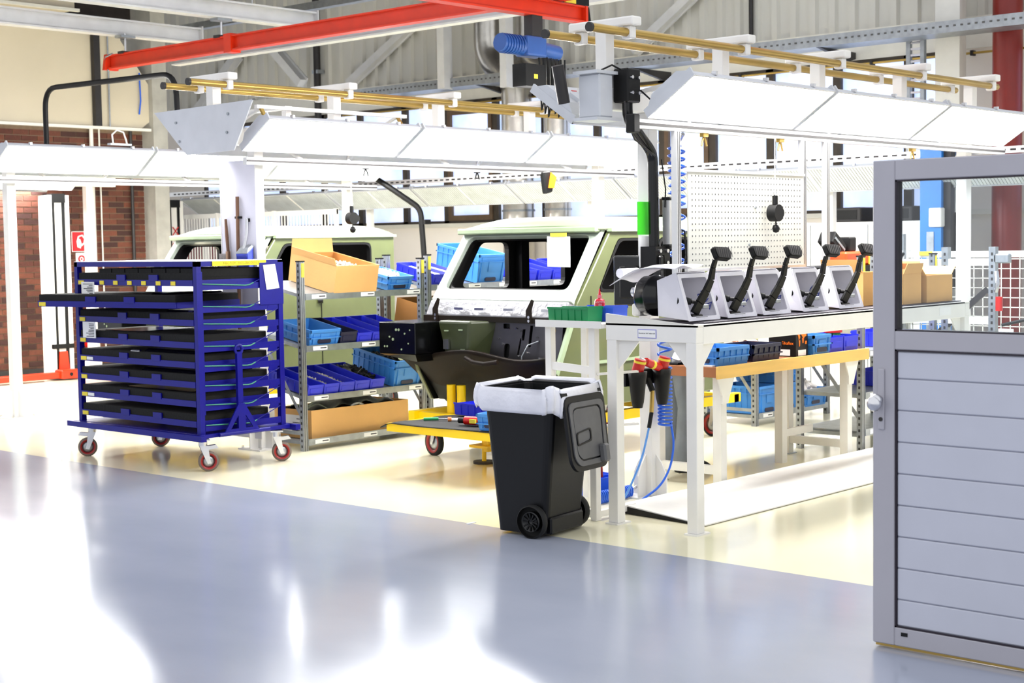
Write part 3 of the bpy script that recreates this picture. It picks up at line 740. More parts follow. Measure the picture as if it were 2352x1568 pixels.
for lab, u, v, z in (('small black clip on the rail above the cardboard box', 9.3, 10.16, 2.44), ('small black clip on the rail behind the balancer', 10.75, 10.16, 2.44), ('brass snap hook under the rail right of the pole', 8.55, 5.97, 2.46), ('brass snap hook under the rail above the pegboard corner', 9.5, 5.97, 2.46), ('brass snap hook under the rail near the door top', 11.5, 5.97, 2.46)):
    t = thing('rail_hook', lab, 'hook', (u, v, z))
    c_ = BLACK if 'black' in lab else BRASS
    B(u - .03, u + .03, v - .02, v + .02, z - .01, z + .03).build('slider', c_, t, bevel=.005)
    for s in (-1, 1): MB().tube([(u, v, z), (u + s * .015, v, z - .03), (u + s * .03, v, z - .07)], .007, 6).build('jaw', c_, t)

# ================================================================== TROLLEY
TYRE = mat('grey_brown_tyre', (112, 100, 92), .7); RIMR = mat('red_wheel_rim', (150, 24, 22), .4)
def make_caster(parent, x, y, ztop, r, rz, tyre=TYRE, rim=RIMR, brake=True):
    M_ = Matrix.Translation((x, y, 0)) @ Matrix.Rotation(rz, 4, 'Z')
    ob = MB(M_).box(-.05, .05, -.05, .05, ztop - .012, ztop).build('caster', STEEL, parent)
    o = ob
    MB(M_).cyl((0, 0, ztop - .05), (0, 0, ztop - .012), .035, 12).build('swivel', STEEL, o)
    for s in (-1, 1): MB(M_).plate([(-.03, ztop - .05), (.035, ztop - .05), (.05, r + .02), (.06, r - .015), (.03, r - .02), (.0, r + .05)], [], .005, (0, s * .03 + .0025, 0), (1, 0, 0), (0, 0, 1)).build('fork', STEEL, o)
    c = (.04, 0, r)
    MB(M_).lathe([(r * .8, -.022), (r, -.02), (r, .02), (r * .8, .022)], c, 24, 1).build('tyre', tyre, o)
    MB(M_).lathe([(r * .8, -.0225), (r * .62, -.02), (r * .62, .02), (r * .8, .0225)], c, 24, 1).build('rim', rim, o)
    MB(M_).lathe([(0, -.018), (r * .3, -.018), (r * .62, -.008), (r * .62, .008), (r * .3, .018), (0, .018)], c, 16, 1).build('hub', GALV, o)
    if brake: MB(M_).plate([(-.02, ztop - .06), (.1, ztop - .045), (.12, ztop - .075), (.0, ztop - .09)], [], .05, (0, .025, 0), (1, 0, 0), (0, 0, 1)).build('brake_lever', STEEL, o, bevel=.004)
    return o
U0, U1, V0, V1, ZB, ZT = 7.12, 7.97, 9.74, 11.46, .30, 1.65
t = thing('parts_trolley', 'royal blue steel trolley with eight black lined pull-out trays', 'trolley', (7.55, 10.6, 0))
for x, y in ((U0, V0), (U1 - .045, V0), (U0, V1 - .045), (U1 - .045, V1 - .045)):
    B(x, x + .045, y, y + .045, ZB, ZT).build('corner_post', BLUE, t)
B(U0 - .004, U0 + .05, V0 - .006, V0, .45, 1.57).build('post_flange', BLUE, t)
for a in ((U0, U1, V0, V0 + .04), (U0, U1, V1 - .04, V1), (U0, U0 + .04, V0, V1), (U1 - .04, U1, V0, V1)): B(*a, ZT - .04, ZT).build('top_rail', BLUE, t)
B(U0, U1, V0, V1, ZT, ZT + .004).build('top_sheet', mat('white_top_sheet', (236, 234, 240), .4, var=.02), t)
for a in ((U0 - .07, U0 - .02, V0 - .1, V1 + .08), (U1 + .02, U1 + .07, V0 - .1, V1 + .08)): B(*a, ZB - .045, ZB).build('base_rail', BLUE, t)
for a in ((U0 - .04, U1 + .06, V0 - .03, V0 + .02), (U0 - .04, U1 + .06, V1 - .02, V1 + .03)): B(*a, ZB - .03, ZB).build('base_rail', BLUE, t)
B(U0, U1, V0, V1, ZB - .004, ZB).build('base_sheet', BLUE, t)
FOAM = mat('black_foam', (3, 3, 3), .9, var=.3, vscale=30, bump=.3)
tz = [1.475, 1.30, 1.165, .99, .835, .68, .53, .37]
def tray(parent, z, M_=Matrix.Identity(4), n=0):
    x0, x1, y0, y1 = U0 + .01, U1 - .13, V0 + .05, V1 - .05
    o = MB(M_).box(x0, x1, y0, y1, z, z + .012).build('tray', BLUE, parent)
    MB(M_).box(x0 - .012, x0, y0, y1, z - .018, z + .03).build('front_lip', BLUE, o)
    MB(M_).box(x0, x1, y0 - .004, y0, z - .018, z + .03).build('side_lip', BLUE, o)
    for k in (.4, .68): yy = y1 - (y1 - y0) * k; MB(M_).box(x0 - .016, x0 - .004, yy - .06, yy + .06, z + .02, z + .07).build('tab', BLUE, o)
    MB(M_).box(x0, x1, y0 + .01, y1, z + .012, z + .085).build('foam_mat', FOAM, o, bevel=.006)
    MB(M_).box(x0 - .018, x0 - .012, y1 - .1, y1 - .02, z - .012, z + .02).build('tray_label', YLAB, o)
    return o
trs = []
for k, z in enumerate(tz):
    if k == 1:
        piv = Vector((U0, V0 + .1, 0)); M_ = Matrix.Translation(piv) @ Matrix.Rotation(R(9), 4, 'Z') @ Matrix.Translation(-piv) @ Matrix.Translation((0, .2, 0))
        trs.append(tray(t, z, M_))
    else: trs.append(tray(t, z))
for k in range(1, 7): yy = V1 - .25 - k * .2; B(U0 - .008, U0 - .003, yy, yy + .06, 1.463, 1.495).build('tray_label', YLAB, trs[0])
for k in (4, 6): B(U0 - .008, U0 - .003, V1 - .25, V1 - .16, tz[k] - .008, tz[k] + .018).build('tray_note', PAPER, trs[k])
for k in range(7):
    yy = V1 - .35 - k * .19
    B(U0 + .02, U1 - .16, yy - .175, yy, 1.53, 1.595).build('foam_block', FOAM, trs[0])
for k, (y0, y1, h) in {1: (10.2, 10.5, .05), 2: (9.85, 10.3, .05), 3: (10.6, 11.2, .04), 4: (9.85, 10.6, .06), 5: (9.85, 10.65, .06), 6: (9.9, 10.9, .04)}.items():
    mb = MB()
    mb.hexa([(U0 + .04, y0, tz[k] + .05), (U1 - .18, y0, tz[k] + .05), (U1 - .18, y1, tz[k] + .05), (U0 + .04, y1, tz[k] + .05)], [(U0 + .08, y0 + .05, tz[k] + .05 + h), (U1 - .22, y0 + .05, tz[k] + .05 + h), (U1 - .22, y1 - .05, tz[k] + .05 + h), (U0 + .08, y1 - .05, tz[k] + .05 + h)])
    mb.build('black_part', BLACKG, trs[k], bevel=.012)
B(U0 + .02, U0 + .06, 10.58, 10.7, tz[4] + .06, tz[4] + .1).build('bright_part', STEEL, trs[4], bevel=.01)
for z in tz:
    B(U0 + .05, U1 - .05, V0 + .002, V0 + .008, z - .05, z + .0).build('side_rail', BLUE, t)
    MB().plate([(0, 0), (.1, 0), (.1, .05), (.02, .05)], [], .006, (U1 - .17, V0 + .006, z + .075), (1, 0, 0), (0, 0, 1)).build('catch', BLUE, t)
    MB().tube([(U0 + .05, V0 - .004, z + .0), (U1 - .38, V0 - .004, z - .022), (U1 - .34, V0 - .004, z - .018), (U1 - .3, V0 - .004, z - .002)], .005, 6).build('green_wire', GREENW, t)
    MB().cyl((U1 - .3, V0 - .004, z - .002), (U1 - .06, V0 - .004, z + .09), .0035, 6).build('spring_wire', BLUE, t)
pl = B(U1 - .24, U1, V0 - .01, V0 - .004, 1.29, 1.63).build('sign_plate', BLUE, t)
MB().hexa([(7.795, V0 - .016, 1.41), (7.925, V0 - .016, 1.42), (7.925, V0 - .012, 1.42), (7.795, V0 - .012, 1.41)], [(7.765, V0 - .014, 1.61), (7.885, V0 - .016, 1.615), (7.885, V0 - .012, 1.615), (7.765, V0 - .011, 1.61)]).build('paper_sheet', PAPER, pl)
yl = B(7.27, 7.8, V0 - .008, V0 - .004, 1.612, 1.648).build('name_label', mat('bright_yellow_label', (255, 240, 30), .6, var=.02), t)
text('MBG7109 - HOLZBODEN 2', .03, mat('label_print', (120, 90, 20), .8), yl, basis((7.55, V0 - .0085, 1.63), (1, 0, 0), (0, 0, 1)))
for y, z in ((11.12, 1.4), (11.12, 1.065)):
    o = B(U0 - .03, U0 - .026, y, y + .19, z - .05, z + .085).build('route_sheet', PAPER, t)
    for q in range(9): B(U0 - .031, U0 - .03, y + .02, y + .06 + .11 * random.random(), z - .04 + q * .013, z - .034 + q * .013).build('printed_line', INK, o)
# drawbar
o = B(7.445, 7.495, V0 - .06, V0 - .035, .3, .93).build('drawbar', BLUE, t)
MB().tube([(7.47 + .035 * math.cos(a), V0 - .047, .95 + .035 * math.sin(a)) for a in [k * math.pi / 6 for k in range(12)]], .012, 8, closed=True).build('tow_eye', BLUE, o)
MB().plate([(-.17, .3), (.17, .3), (.03, .52), (-.03, .52)], [[(-.11, .325), (-.035, .325), (-.035, .43)], [(.035, .325), (.11, .325), (.035, .43)]], .012, (7.47, V0 - .06, 0), (1, 0, 0), (0, 0, 1)).build('foot_triangle', BLUE, o)
MB().cyl((7.25, V0 - .06, .29), (7.75, V0 - .06, .29), .018, 10).build('hinge_tube', BLUE, o)
for x, y, rz in ((7.16, 11.33, 2.6), (7.18, 9.8, -.5), (7.9, 9.78, -.6), (7.9, 11.33, 2.4)):
    make_caster(t, x, y, .256, .08, rz)

# ================================================================== CRATES, BINS, BOXES
NOBASE = Matrix.Identity(4)
def make_klt(l, w_, h, m, label=True, ribs=True):
    t = thing('plastic_crate', '', 'crate')
    tp = .012
    MB().openbox(l, w_, h, .008, tp).build('body', m, t)
    mb = MB(); a, b = l / 2 + .008, w_ / 2 + .008
    for q in ((-a, a, -b, -b + .016), (-a, a, b - .016, b), (-a, -a + .016, -b, b), (a - .016, a, -b, b)): mb.box(*q, h - .022, h + .002)
    for q in ((-a, a, -b, -b + .016), (-a, a, b - .016, b), (-a, -a + .016, -b, b), (a - .016, a, -b, b)): mb.box(*q, h - .075, h - .065)
    mb.build('rim', m, t)
    if ribs:
        mb = MB(); n = max(3, int(l / .07))
        for k in range(n + 1):
            x = -l / 2 + .012 + (l - .024) * k / n
            for s in (-1, 1): mb.hexa([(x - .004, s * (w_ / 2 - tp) - .003, .02), (x + .004, s * (w_ / 2 - tp) - .003, .02), (x + .004, s * (w_ / 2 - tp) + .003, .02), (x - .004, s * (w_ / 2 - tp) + .003, .02)], [(x - .004, s * (w_ / 2 + .004) - .004, h - .02), (x + .004, s * (w_ / 2 + .004) - .004, h - .02), (x + .004, s * (w_ / 2 + .004) + .004, h - .02), (x - .004, s * (w_ / 2 + .004) + .004, h - .02)])
        for s in (-1, 1):
            for y in (-w_ / 2 + .04, w_ / 2 - .04): mb.box(s * (l / 2 - .004) - .005, s * (l / 2 - .004) + .006, y - .004, y + .004, .02, h - .02)
        mb.build('ribs', m, t)
    for s in (-1, 1):
        o = MB().plate(rrect(-.075, .075, .02, .055, .015), [], .004, (s * (l / 2 - tp * .7) + s * .002, 0, 0), (0, s, 0), (0, 0, 1)).build('grip_slot', NAVY, t)
    if label: MB().plate([(-.05, h * .4), (.05, h * .4), (.05, h * .75), (-.05, h * .75)], [], .003, (l / 2 - .002, 0, 0), (0, 1, 0), (0, 0, 1)).build('card_pocket', m, t)
    return t
def make_bin(l, w_, h, m):
    t = thing('storage_bin', '', 'bin')
    MB().openbox(l, w_, h, .005, .004, frontcut=h * .12).build('body', m, t)
    for s in (-1, 1): B(-l / 2 - .004, l / 2 + .004, s * w_ / 2 - .003, s * w_ / 2 + .003, h - .012 - h * .06, h - h * .06).build('side_rim', m, t)
    MB().plate([(-w_ * .36, h * .25), (w_ * .36, h * .25), (w_ * .36, h * .62), (-w_ * .36, h * .62)], [], .003, (l / 2 - .001, 0, 0), (0, 1, 0), (0, 0, 1)).build('label_pocket', m, t)
    mb = MB()
    for k in range(1, 6): x = -l / 2 + l * k / 6; mb.box(x - .003, x + .003, -w_ / 2 - .003, -w_ / 2 + .001, .01, h * .8); mb.box(x - .003, x + .003, w_ / 2 - .001, w_ / 2 + .003, .01, h * .8)
    mb.build('ribs', m, t)
    return t
LIB = {}
def put(kind, size, m, label, loc, rot=(0, 0, 0), group=None, cat=None, name=None):
    k = (kind, size, m.name)
    if k not in LIB:
        o = LIB[k] = (make_klt if kind == 'klt' else make_bin)(*size, m)
    else: o = copy_tree(LIB[k])
    o.location = loc; o.rotation_euler = rot; o['label'] = label
    if group: o['group'] = group
    return o
def heap(label, loc, l, w_, h, m, rot=(0, 0, 0), n=60, name='metal_parts', s=.014, cat='parts'):
    mb = MB(); mb.grid(lambda a, b: (l * (a - .5), w_ * (b - .5), h * (.3 + .7 * math.sin(math.pi * a) * math.sin(math.pi * b)) + random.uniform(0, h * .25)), 8, 5, False)
    for k in range(n):
        x, y = random.uniform(-.45, .45) * l, random.uniform(-.42, .42) * w_
        z = h * (.45 + .6 * math.cos(x / l * 2.6) * math.cos(y / w_ * 2.6)); d = Vector((random.uniform(-1, 1), random.uniform(-1, 1), random.uniform(-.3, .6))).normalized() * s
        mb.cyl(Vector((x, y, z)) - d, Vector((x, y, z)) + d, s * .4, 6)
    o = mb.build(name, m, None, off=(0, 0, 0)); o.location = loc; o.rotation_euler = rot
    o['label'] = label; o['category'] = cat; o['kind'] = 'stuff'
    return o
def cardbox(label, loc, l, w_, h, rot=(0, 0, 0), flaps=(), open_=True, note=False, name='cardboard_box', tape=True, m=CARD):
    t = thing(name, label, 'box', loc); t.rotation_euler = rot; ORG[t.name] = Vector((0, 0, 0))
    if open_:
        MB().openbox(l, w_, h, .006).build('body', m, t)
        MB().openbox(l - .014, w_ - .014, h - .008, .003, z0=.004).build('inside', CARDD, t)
    else:
        B(-l / 2, l / 2, -w_ / 2, w_ / 2, 0, h).build('body', m, t)
        B(-.03, .03, -w_ / 2 - .001, w_ / 2 + .001, h - .05, h + .001).build('tape_strip', TAPE, t)
    for (side, ang, fl) in flaps:
        a = R(ang)
        if side in 'xX':
            s = 1 if side == 'X' else -1
            MB().hexa([(s * l / 2, -w_ / 2 + .005, h), (s * l / 2 - .006, -w_ / 2 + .005, h), (s * l / 2 - .006, w_ / 2 - .005, h), (s * l / 2, w_ / 2 - .005, h)], [(s * (l / 2 + fl * math.cos(a)), -w_ / 2 + .02, h + fl * math.sin(a)), (s * (l / 2 + fl * math.cos(a)) - .006, -w_ / 2 + .02, h + fl * math.sin(a)), (s * (l / 2 + fl * math.cos(a)) - .006, w_ / 2 - .02, h + fl * math.sin(a)), (s * (l / 2 + fl * math.cos(a)), w_ / 2 - .02, h + fl * math.sin(a))]).build('flap', m, t)
        else:
            s = 1 if side == 'Y' else -1
            MB().hexa([(-l / 2 + .005, s * w_ / 2 - .003, h), (l / 2 - .005, s * w_ / 2 - .003, h), (l / 2 - .005, s * w_ / 2 + .003, h), (-l / 2 + .005, s * w_ / 2 + .003, h)], [(-l / 2 + .02, s * (w_ / 2 + fl * math.cos(a)) - .003, h + fl * math.sin(a)), (l / 2 - .02, s * (w_ / 2 + fl * math.cos(a)) - .003, h + fl * math.sin(a)), (l / 2 - .02, s * (w_ / 2 + fl * math.cos(a)) + .003, h + fl * math.sin(a)), (-l / 2 + .02, s * (w_ / 2 + fl * math.cos(a)) + .003, h + fl * math.sin(a))]).build('flap', m, t)
    return t

# ================================================================== RACKS
def rack(label, u0, u1, vf, dep, zs, ztop=1.62, tilt=.12, axis='u', nlab=3, loc=None, diag=True):
    t = thing('shelf_rack', label, 'shelf', ((u0 + u1) / 2, vf + dep / 2, 0), 'galvanised shelf racks')
    for x in (u0, u1 - .05):
        for y in (vf, vf + dep - .05):
            o = B(x, x + .05, y, y + .05, 0, ztop).build('post', GALV, t)
            mb = MB()
            for k in range(int(ztop / .05)): mb.box(x - .0015, x, y + .018, y + .034, .03 + k * .05, .052 + k * .05)
            mb.build('post_holes', DARKM, o)
            B(x - .004, x + .054, y - .004, y + .054, ztop, ztop + .012).build('cap', BLACK, o)
            B(x + .012, x + .016, y - .0015, y, 0, ztop).build('groove', DARKM, o); B(x + .034, x + .038, y - .0015, y, 0, ztop).build('groove', DARKM, o)
            if y == vf: B(x + .014, x + .046, y - .003, y - .0015, ztop - .13, ztop - .01).build('yellow_tag', YLAB, o)
    for x in (u0 + .02, u1 - .03):
        if diag: MB().bar((x, vf + .05, .3), (x, vf + dep - .05, .95), .006, .03).build('brace', GALV, t); MB().bar((x, vf + .05, .15), (x, vf + dep - .05, .15), .006, .03).build('brace', GALV, t)
    for z in zs:
        tl = tilt if z > .2 else 0.0
        o = MB().hexa([(u0 + .05, vf, z - .03), (u1 - .05, vf, z - .03), (u1 - .05, vf + dep, z - .03 + tl), (u0 + .05, vf + dep, z - .03 + tl)], [(u0 + .05, vf, z), (u1 - .05, vf, z), (u1 - .05, vf + dep, z + tl), (u0 + .05, vf + dep, z + tl)]).build('shelf_board', GALV, t)
        B(u0 + .05, u1 - .05, vf - .006, vf, z - .035, z + .02).build('front_lip', GALV, o)
        n = nlab
        for k in range(n):
            x = u0 + .12 + (u1 - u0 - .35) * k / max(1, n - 1)
            p = B(x, x + .16, vf - .009, vf - .006, z - .025, z + .01).build('price_label', PAPER, o)
            B(x + .08, x + .15, vf - .0095, vf - .009, z - .012, z - .002).build('barcode', INK, p)
    return t
VF, DP, TL = 10.03, .6, .12; ANG = math.atan2(TL, DP)
rack('grey galvanised shelf rack with tilted shelves beside the blue trolley', 8.40, 9.88, VF, DP, (1.33, .885, .455, .08))
def onrack(kind, size, m, label, u, z, group, vf=VF, gap=.0):
    l = size[0]; c = l / 2 + gap + .01
    return put(kind, size, m, label, (u, vf + c * math.cos(ANG), z + .003 + c * math.sin(ANG)), (0, ANG, -math.pi / 2), group)
G = 'boxes on the shelf rack'
# top shelf
cardbox('large open tan cardboard box tilted on the top shelf', (9.02, 10.33, 1.395), .62, .5, .25, (0, ANG, -math.pi / 2), (('x', 80, .12), ('y', 75, .06)))
tt = thing('paper_sheet', 'white paper sheet sticking out of the large tan cardboard box', 'paper', (8.92, 10.6, 1.72))
MB(Matrix.Translation((8.92, 10.6, 1.72)) @ Matrix.Rotation(R(-25), 4, 'X') @ Matrix.Rotation(.2, 4, 'Y')).box(-.1, .1, -.003, .003, -.1, .09).build('sheet', PAPER, tt); MB(Matrix.Translation((8.92, 10.597, 1.72)) @ Matrix.Rotation(R(-25), 4, 'X')).box(-.06, .05, -.005, -.003, .02, .03).build('printed_line', INK, tt)
heap('pale clips and wires heaped in the large tan cardboard box', (9.05, 10.25, 1.47), .4, .4, .12, SMALLM, (0, ANG, -math.pi / 2), 50, 'wire_parts', .035)
onrack('klt', (.42, .3, .13), KLT, 'small blue crate of clips beside the large tan cardboard box', 9.57, 1.335, G)
heap('white cable clips heaped in the small blue crate on the top shelf', (9.57, 10.27, 1.46), .32, .24, .06, mat('pale_clips', (206, 200, 190), .5, var=.3, vscale=50), (0, ANG, -math.pi / 2), 70, 'cable_clips', .025)
# second shelf
onrack('klt', (.42, .34, .14), KLT, 'light blue crate at the left end of the second shelf', 8.66, .89, G)
heap('screws in the light blue crate on the second shelf', (8.68, 10.25, .96), .3, .24, .04, SMALLM, (0, ANG, -math.pi / 2), 50)
onrack('bin', (.5, .19, .12), NAVY, 'dark navy bin between light blue crate and royal blue bins', 8.935, .89, G)
for k, u in enumerate((9.125, 9.308, 9.491, 9.674)):
    onrack('bin', (.56, .172, .1), BIN, '%s royal blue bin on the second shelf counted from the navy bin' % ('first second third fourth'.split()[k]), u, .89, 'royal blue bins')
# third shelf
for k in range(5):
    onrack('bin', (.56, .172, .11), BIN, '%s royal blue bin on the third shelf counted from the left post' % ('first second third fourth fifth'.split()[k]), 8.545 + .18 * k, .46, 'royal blue bins')
for k, lab in ((1, 'silver screws filling the second bin of the third shelf'), (2, 'silver brackets filling the third bin of the third shelf')):
    heap(lab, (8.545 + .18 * k, 10.33, .545), .45, .13, .05, SMALLM, (0, ANG, -math.pi / 2), 90)
heap('black rubber parts heaped in the last bin of the third shelf', (8.545 + .72, 10.33, .545), .45, .14, .1, BLACK, (0, ANG, -math.pi / 2), 40, 'rubber_parts', .03)
onrack('klt', (.58, .34, .24), KLT, 'tall light blue crate at the right end of the third shelf', 9.64, .46, G)
heap('black parts in the tall light blue crate on the third shelf', (9.64, 10.34, .66), .5, .28, .06, BLACK, (0, ANG, -math.pi / 2), 40, 'rubber_parts', .03)
# bottom shelf
bx = cardbox('long low cardboard box with black film on the bottom shelf', (9.12, 10.34, .085), 1.16, .5, .25, (0, 0, 0))
o = B(-.583, -.58, -.18, .12, .03, .2).build('shipping_label', PAPER, bx, off=(0, 0, 0))
for q in range(8): B(-.584, -.583, -.16, -.1 + .18 * random.random(), .045 + q * .017, .052 + q * .017).build('printed_line', INK, o, off=(0, 0, 0))
tt = thing('plastic_film', 'crumpled black plastic film in the long low cardboard box', 'film', (9.12, 10.34, .3))
MB().grid(lambda a, b: (8.56 + 1.12 * a, 10.11 + .47 * b, .3 + .06 * math.sin(a * 9 + 4 * b) * math.sin(math.pi * b) + .05 * math.sin(math.pi * a) + .02 * math.sin(25 * a - 9 * b)), 26, 10).build('sheet', mat('black_film', (22, 22, 24), .25, var=.3), tt, solid=.002)
MB().tube([(9.1 + .09 * math.cos(a), 10.12, .3 + .05 * math.sin(a)) for a in [k * math.pi / 8 for k in range(9)]], .009, 6).build('white_cord', WHITE, tt)
# further racks behind car 1
rack('grey shelf rack of blue boxes seen behind the car windscreen', 9.92, 11.12, VF, DP, (1.36, .9, .46, .08), 1.65)
rack('far grey shelf rack of blue boxes seen through the car cabin', 11.16, 12.36, VF, DP, (1.36, .9, .46, .08), 1.75)
onrack('bin', (.5, .2, .12), BIN, 'long blue bin with white sheets at the left of the rack behind the windscreen', 10.09, 1.365, G)
onrack('bin', (.5, .2, .12), BIN, 'second long blue bin on the rack behind the windscreen', 10.3, 1.365, G)
onrack('klt', (.58, .38, .28), KLT, 'tall light blue crate on top of the rack behind the windscreen', 10.78, 1.365, G)
onrack('bin', (.5, .2, .12), BIN, 'blue bin right of the pillar on the far rack seen through the cabin', 11.35, 1.365, G)
onrack('bin', (.5, .2, .12), BIN, 'second blue bin on the far rack seen through the cabin', 11.58, 1.365, G)
onrack('bin', (.5, .2, .12), BIN, 'third blue bin on the far rack seen through the cabin', 11.8, 1.365, G)
onrack('bin', (.5, .2, .12), BIN, 'fourth blue bin on the far rack seen through the cabin', 12.1, 1.365, G)
tt = thing('paper_stack', 'white sheets lying in the blue bins behind the windscreen', 'paper', (10.2, 10.3, 1.5))
MB(Matrix.Translation((10.3, 10.3, 1.5)) @ Matrix.Rotation(ANG, 4, 'X')).box(-.08, .08, -.2, .2, 0, .01).build('sheet', PAPER, tt); MB(Matrix.Translation((10.09, 10.3, 1.5)) @ Matrix.Rotation(ANG, 4, 'X')).box(-.08, .08, -.2, .2, 0, .01).build('sheet', PAPER, tt)
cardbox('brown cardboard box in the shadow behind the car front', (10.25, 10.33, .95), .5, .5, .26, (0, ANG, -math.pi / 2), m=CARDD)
onrack('klt', (.42, .34, .14), KLT, 'light blue crate low on the rack behind the car', 10.85, .9, G)
onrack('bin', (.5, .2, .12), BIN, 'blue bin on the low shelf under the car cowl', 10.3, .46, G)

# ================================================================== CAR BODIES
def make_car(label):
    t = thing('off_road_car', label, 'car body', (0, 0, 0), 'unfinished off-road car bodies')
    hw = .765
    # windscreen frame: slanted plate with rounded opening
    ex = Vector((0, -1, 0)); ey = Vector((.38, 0, .52)); L = ey.length
    mb = MB(); mb.plate([(-hw, -.02), (hw, -.02), (hw - .015, L + .07), (-hw + .015, L + .07)], [rpoly([(-hw + .09, .09), (hw - .09, .09), (hw - .1, L - .02), (-hw + .1, L - .02)], .07)], .05, (.03, 0, 1.28), ex, ey)
    ws = mb.build('windscreen_frame', FRAMEW, t, bevel=.008)
    mb = MB(); mb.plate(rpoly([(-hw + .085, .085), (hw - .085, .085), (hw - .095, L - .015), (-hw + .095, L - .015)], .07), [rpoly([(-hw + .105, .105), (hw - .105, .105), (hw - .112, L - .035), (-hw + .112, L - .035)], .07)], .035, (.06, 0, 1.28), ex, ey)
    mb.build('rubber_seal', BLACK, ws)
    # sides
    for s in (-1, 1):
        y = s * hw; e_x = Vector((1, 0, 0)); e_y = Vector((0, 0, 1))
        outer = [(-.05, .45), (2.05, .45), (2.05, 1.84), (.46, 1.84), (.04, 1.28), (-.03, 1.15), (-.22, .76), (-.2, .7)]
        win1 = rpoly([(.30, 1.36), (.95, 1.34), (.95, 1.78), (.56, 1.78)], .06)
        win2 = rpoly([(1.1, 1.34), (1.72, 1.34), (1.72, 1.78), (1.1, 1.78)], .07)
        o_ = (0, y + (.02 if s < 0 else .02), 0)
        sd = MB().plate(outer, [win1, win2], .04, (0, y + .02, 0), e_x, e_y).build('side_panel', OLIVE, t, bevel=.006)
        yi = y - s * .024
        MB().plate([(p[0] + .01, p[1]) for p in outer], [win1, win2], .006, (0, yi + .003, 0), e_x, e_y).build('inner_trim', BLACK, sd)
        yo = y + s * .022
        B(.12, 1.95, min(yo, yo + s * .008), max(yo, yo + s * .008), .79, .815).build('side_moulding', PRIMER, sd)  # moulding paler than the body: its highlight is put into the colour
        for x in (.2, 1.02): B(x, x + .008, min(yo - .003, yo + .002), max(yo - .003, yo + .002), .5, 1.33).build('door_gap', BLACK, sd)
        B(.14, .2, min(yo, yo + s * .02), max(yo, yo + s * .02), 1.02, 1.1).build('door_hinge', OLIVED, sd); B(.14, .2, min(yo, yo + s * .02), max(yo, yo + s * .02), .6, .68).build('door_hinge', OLIVED, sd)
        MB().cyl((.98, yo, 1.2), (1.02, yo + s * .03, 1.2), .025, 10).build('door_latch', BLACK, sd)
        for a, b, c_ in ((win1, 1, 0),(win2, 1, 0)):
            MB().plate(a, [[(p[0] + (.02 if p[0] < sum(q[0] for q in a) / len(a) else -.02), p[1] + (.02 if p[1] < sum(q[1] for q in a) / len(a) else -.02)) for p in a]], .05, (0, y + .025, 0), e_x, e_y).build('window_seal', BLACK, sd)
        # rain gutter
        B(.44, 2.06, min(y, y + s * .05), max(y, y + s * .05), 1.835, 1.862).build('rain_gutter', PRIMER, sd)
    # roof
    def rf(a, b):
        x = .33 + 1.74 * a; yy = -hw - .01 + (2 * hw + .02) * b; c = abs(2 * b - 1)
        return (x, yy, 1.86 + .095 * (1 - c ** 4) * min(1, (.25 + a * 9)) - .03 * max(0, a - .9) * 10 * .5)
    rfm = MB(); rfm.grid(rf, 18, 16); rfm.build('roof', PRIMER, t, solid=.02)
    MB().plate([(-hw, 0), (hw, 0), (hw, .05), (-hw, .05)], [], .06, (.36, 0, 1.83), (0, -1, 0), (0, 0, 1)).build('roof_header', PRIMER, t, bevel=.01)
    # rear, floor, inside pillars
    B(2.03, 2.06, -hw, hw, .45, 1.86).build('rear_panel', OLIVE, t)
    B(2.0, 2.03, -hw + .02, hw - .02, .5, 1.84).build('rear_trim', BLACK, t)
    B(.1, 2.03, -hw + .02, hw - .02, .452, .5).build('floor_pan', OLIVED, t)
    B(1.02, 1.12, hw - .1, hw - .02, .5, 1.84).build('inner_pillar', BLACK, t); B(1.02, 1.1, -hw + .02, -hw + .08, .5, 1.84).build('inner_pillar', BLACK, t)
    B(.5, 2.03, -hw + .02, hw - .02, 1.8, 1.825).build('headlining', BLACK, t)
    # cowl with foil, firewall, boxes, footwells
    cw = MB().hexa([(-.1, -hw, 1.16), (.12, -hw, 1.16), (.12, hw, 1.16), (-.1, hw, 1.16)], [(-.04, -hw + .01, 1.29), (.1, -hw + .01, 1.3), (.1, hw - .01, 1.3), (-.04, hw - .01, 1.29)]).build('cowl', FOIL, t, bevel=.015, seg=2)
    for y in (.62, -.42): 
        h_ = MB().plate([(-.03, 1.12), (.03, 1.12), (.025, 1.22), (.05, 1.3), (.03, 1.31), (-.03, 1.22)], [], .012, (-.115, y, 0), (0, -1, 0), (0, 0, 1)).build('bonnet_hinge', OLIVED, cw)
        for dz in (1.14, 1.17): MB().cyl((-.13, y, dz), (-.118, y, dz), .012, 8).build('bolt', STEEL, h_)
    for y in (.35, .12, -.2, -.6): B(-.125, -.1, y - .05, y + .05, 1.215, 1.235).build('bracket', STEEL, cw)
    B(-.12, .05, -hw, hw, 1.12, 1.165).build('scuttle', OLIVED, t)
    # firewall plate with slots (right part), local: x along -y
    slots = [[(.36, .93), (.39, .93), (.42, 1.1), (.39, 1.1)], [(.29, .98), (.32, .98), (.34, 1.07), (.31, 1.07)], [(.24, .86), (.26, .86), (.3, 1.0), (.28, 1.0)], rpoly([(.09, .83), (.15, .83), (.17, .95), (.11, .95)], .03), rpoly([(.1, 1.07), (.17, 1.07), (.17, 1.11), (.1, 1.11)], .01)]
    fw = MB().plate([(-.2, .72), (.68, .72), (.73, 1.12), (-.2, 1.12)], slots, .012, (-.06, 0, 0), (0, -1, 0), (0, 0, 1)).build('firewall_plate', mat('brushed_black_plate', (86, 84, 88), .35, .8, var=.4, vscale=2), t)
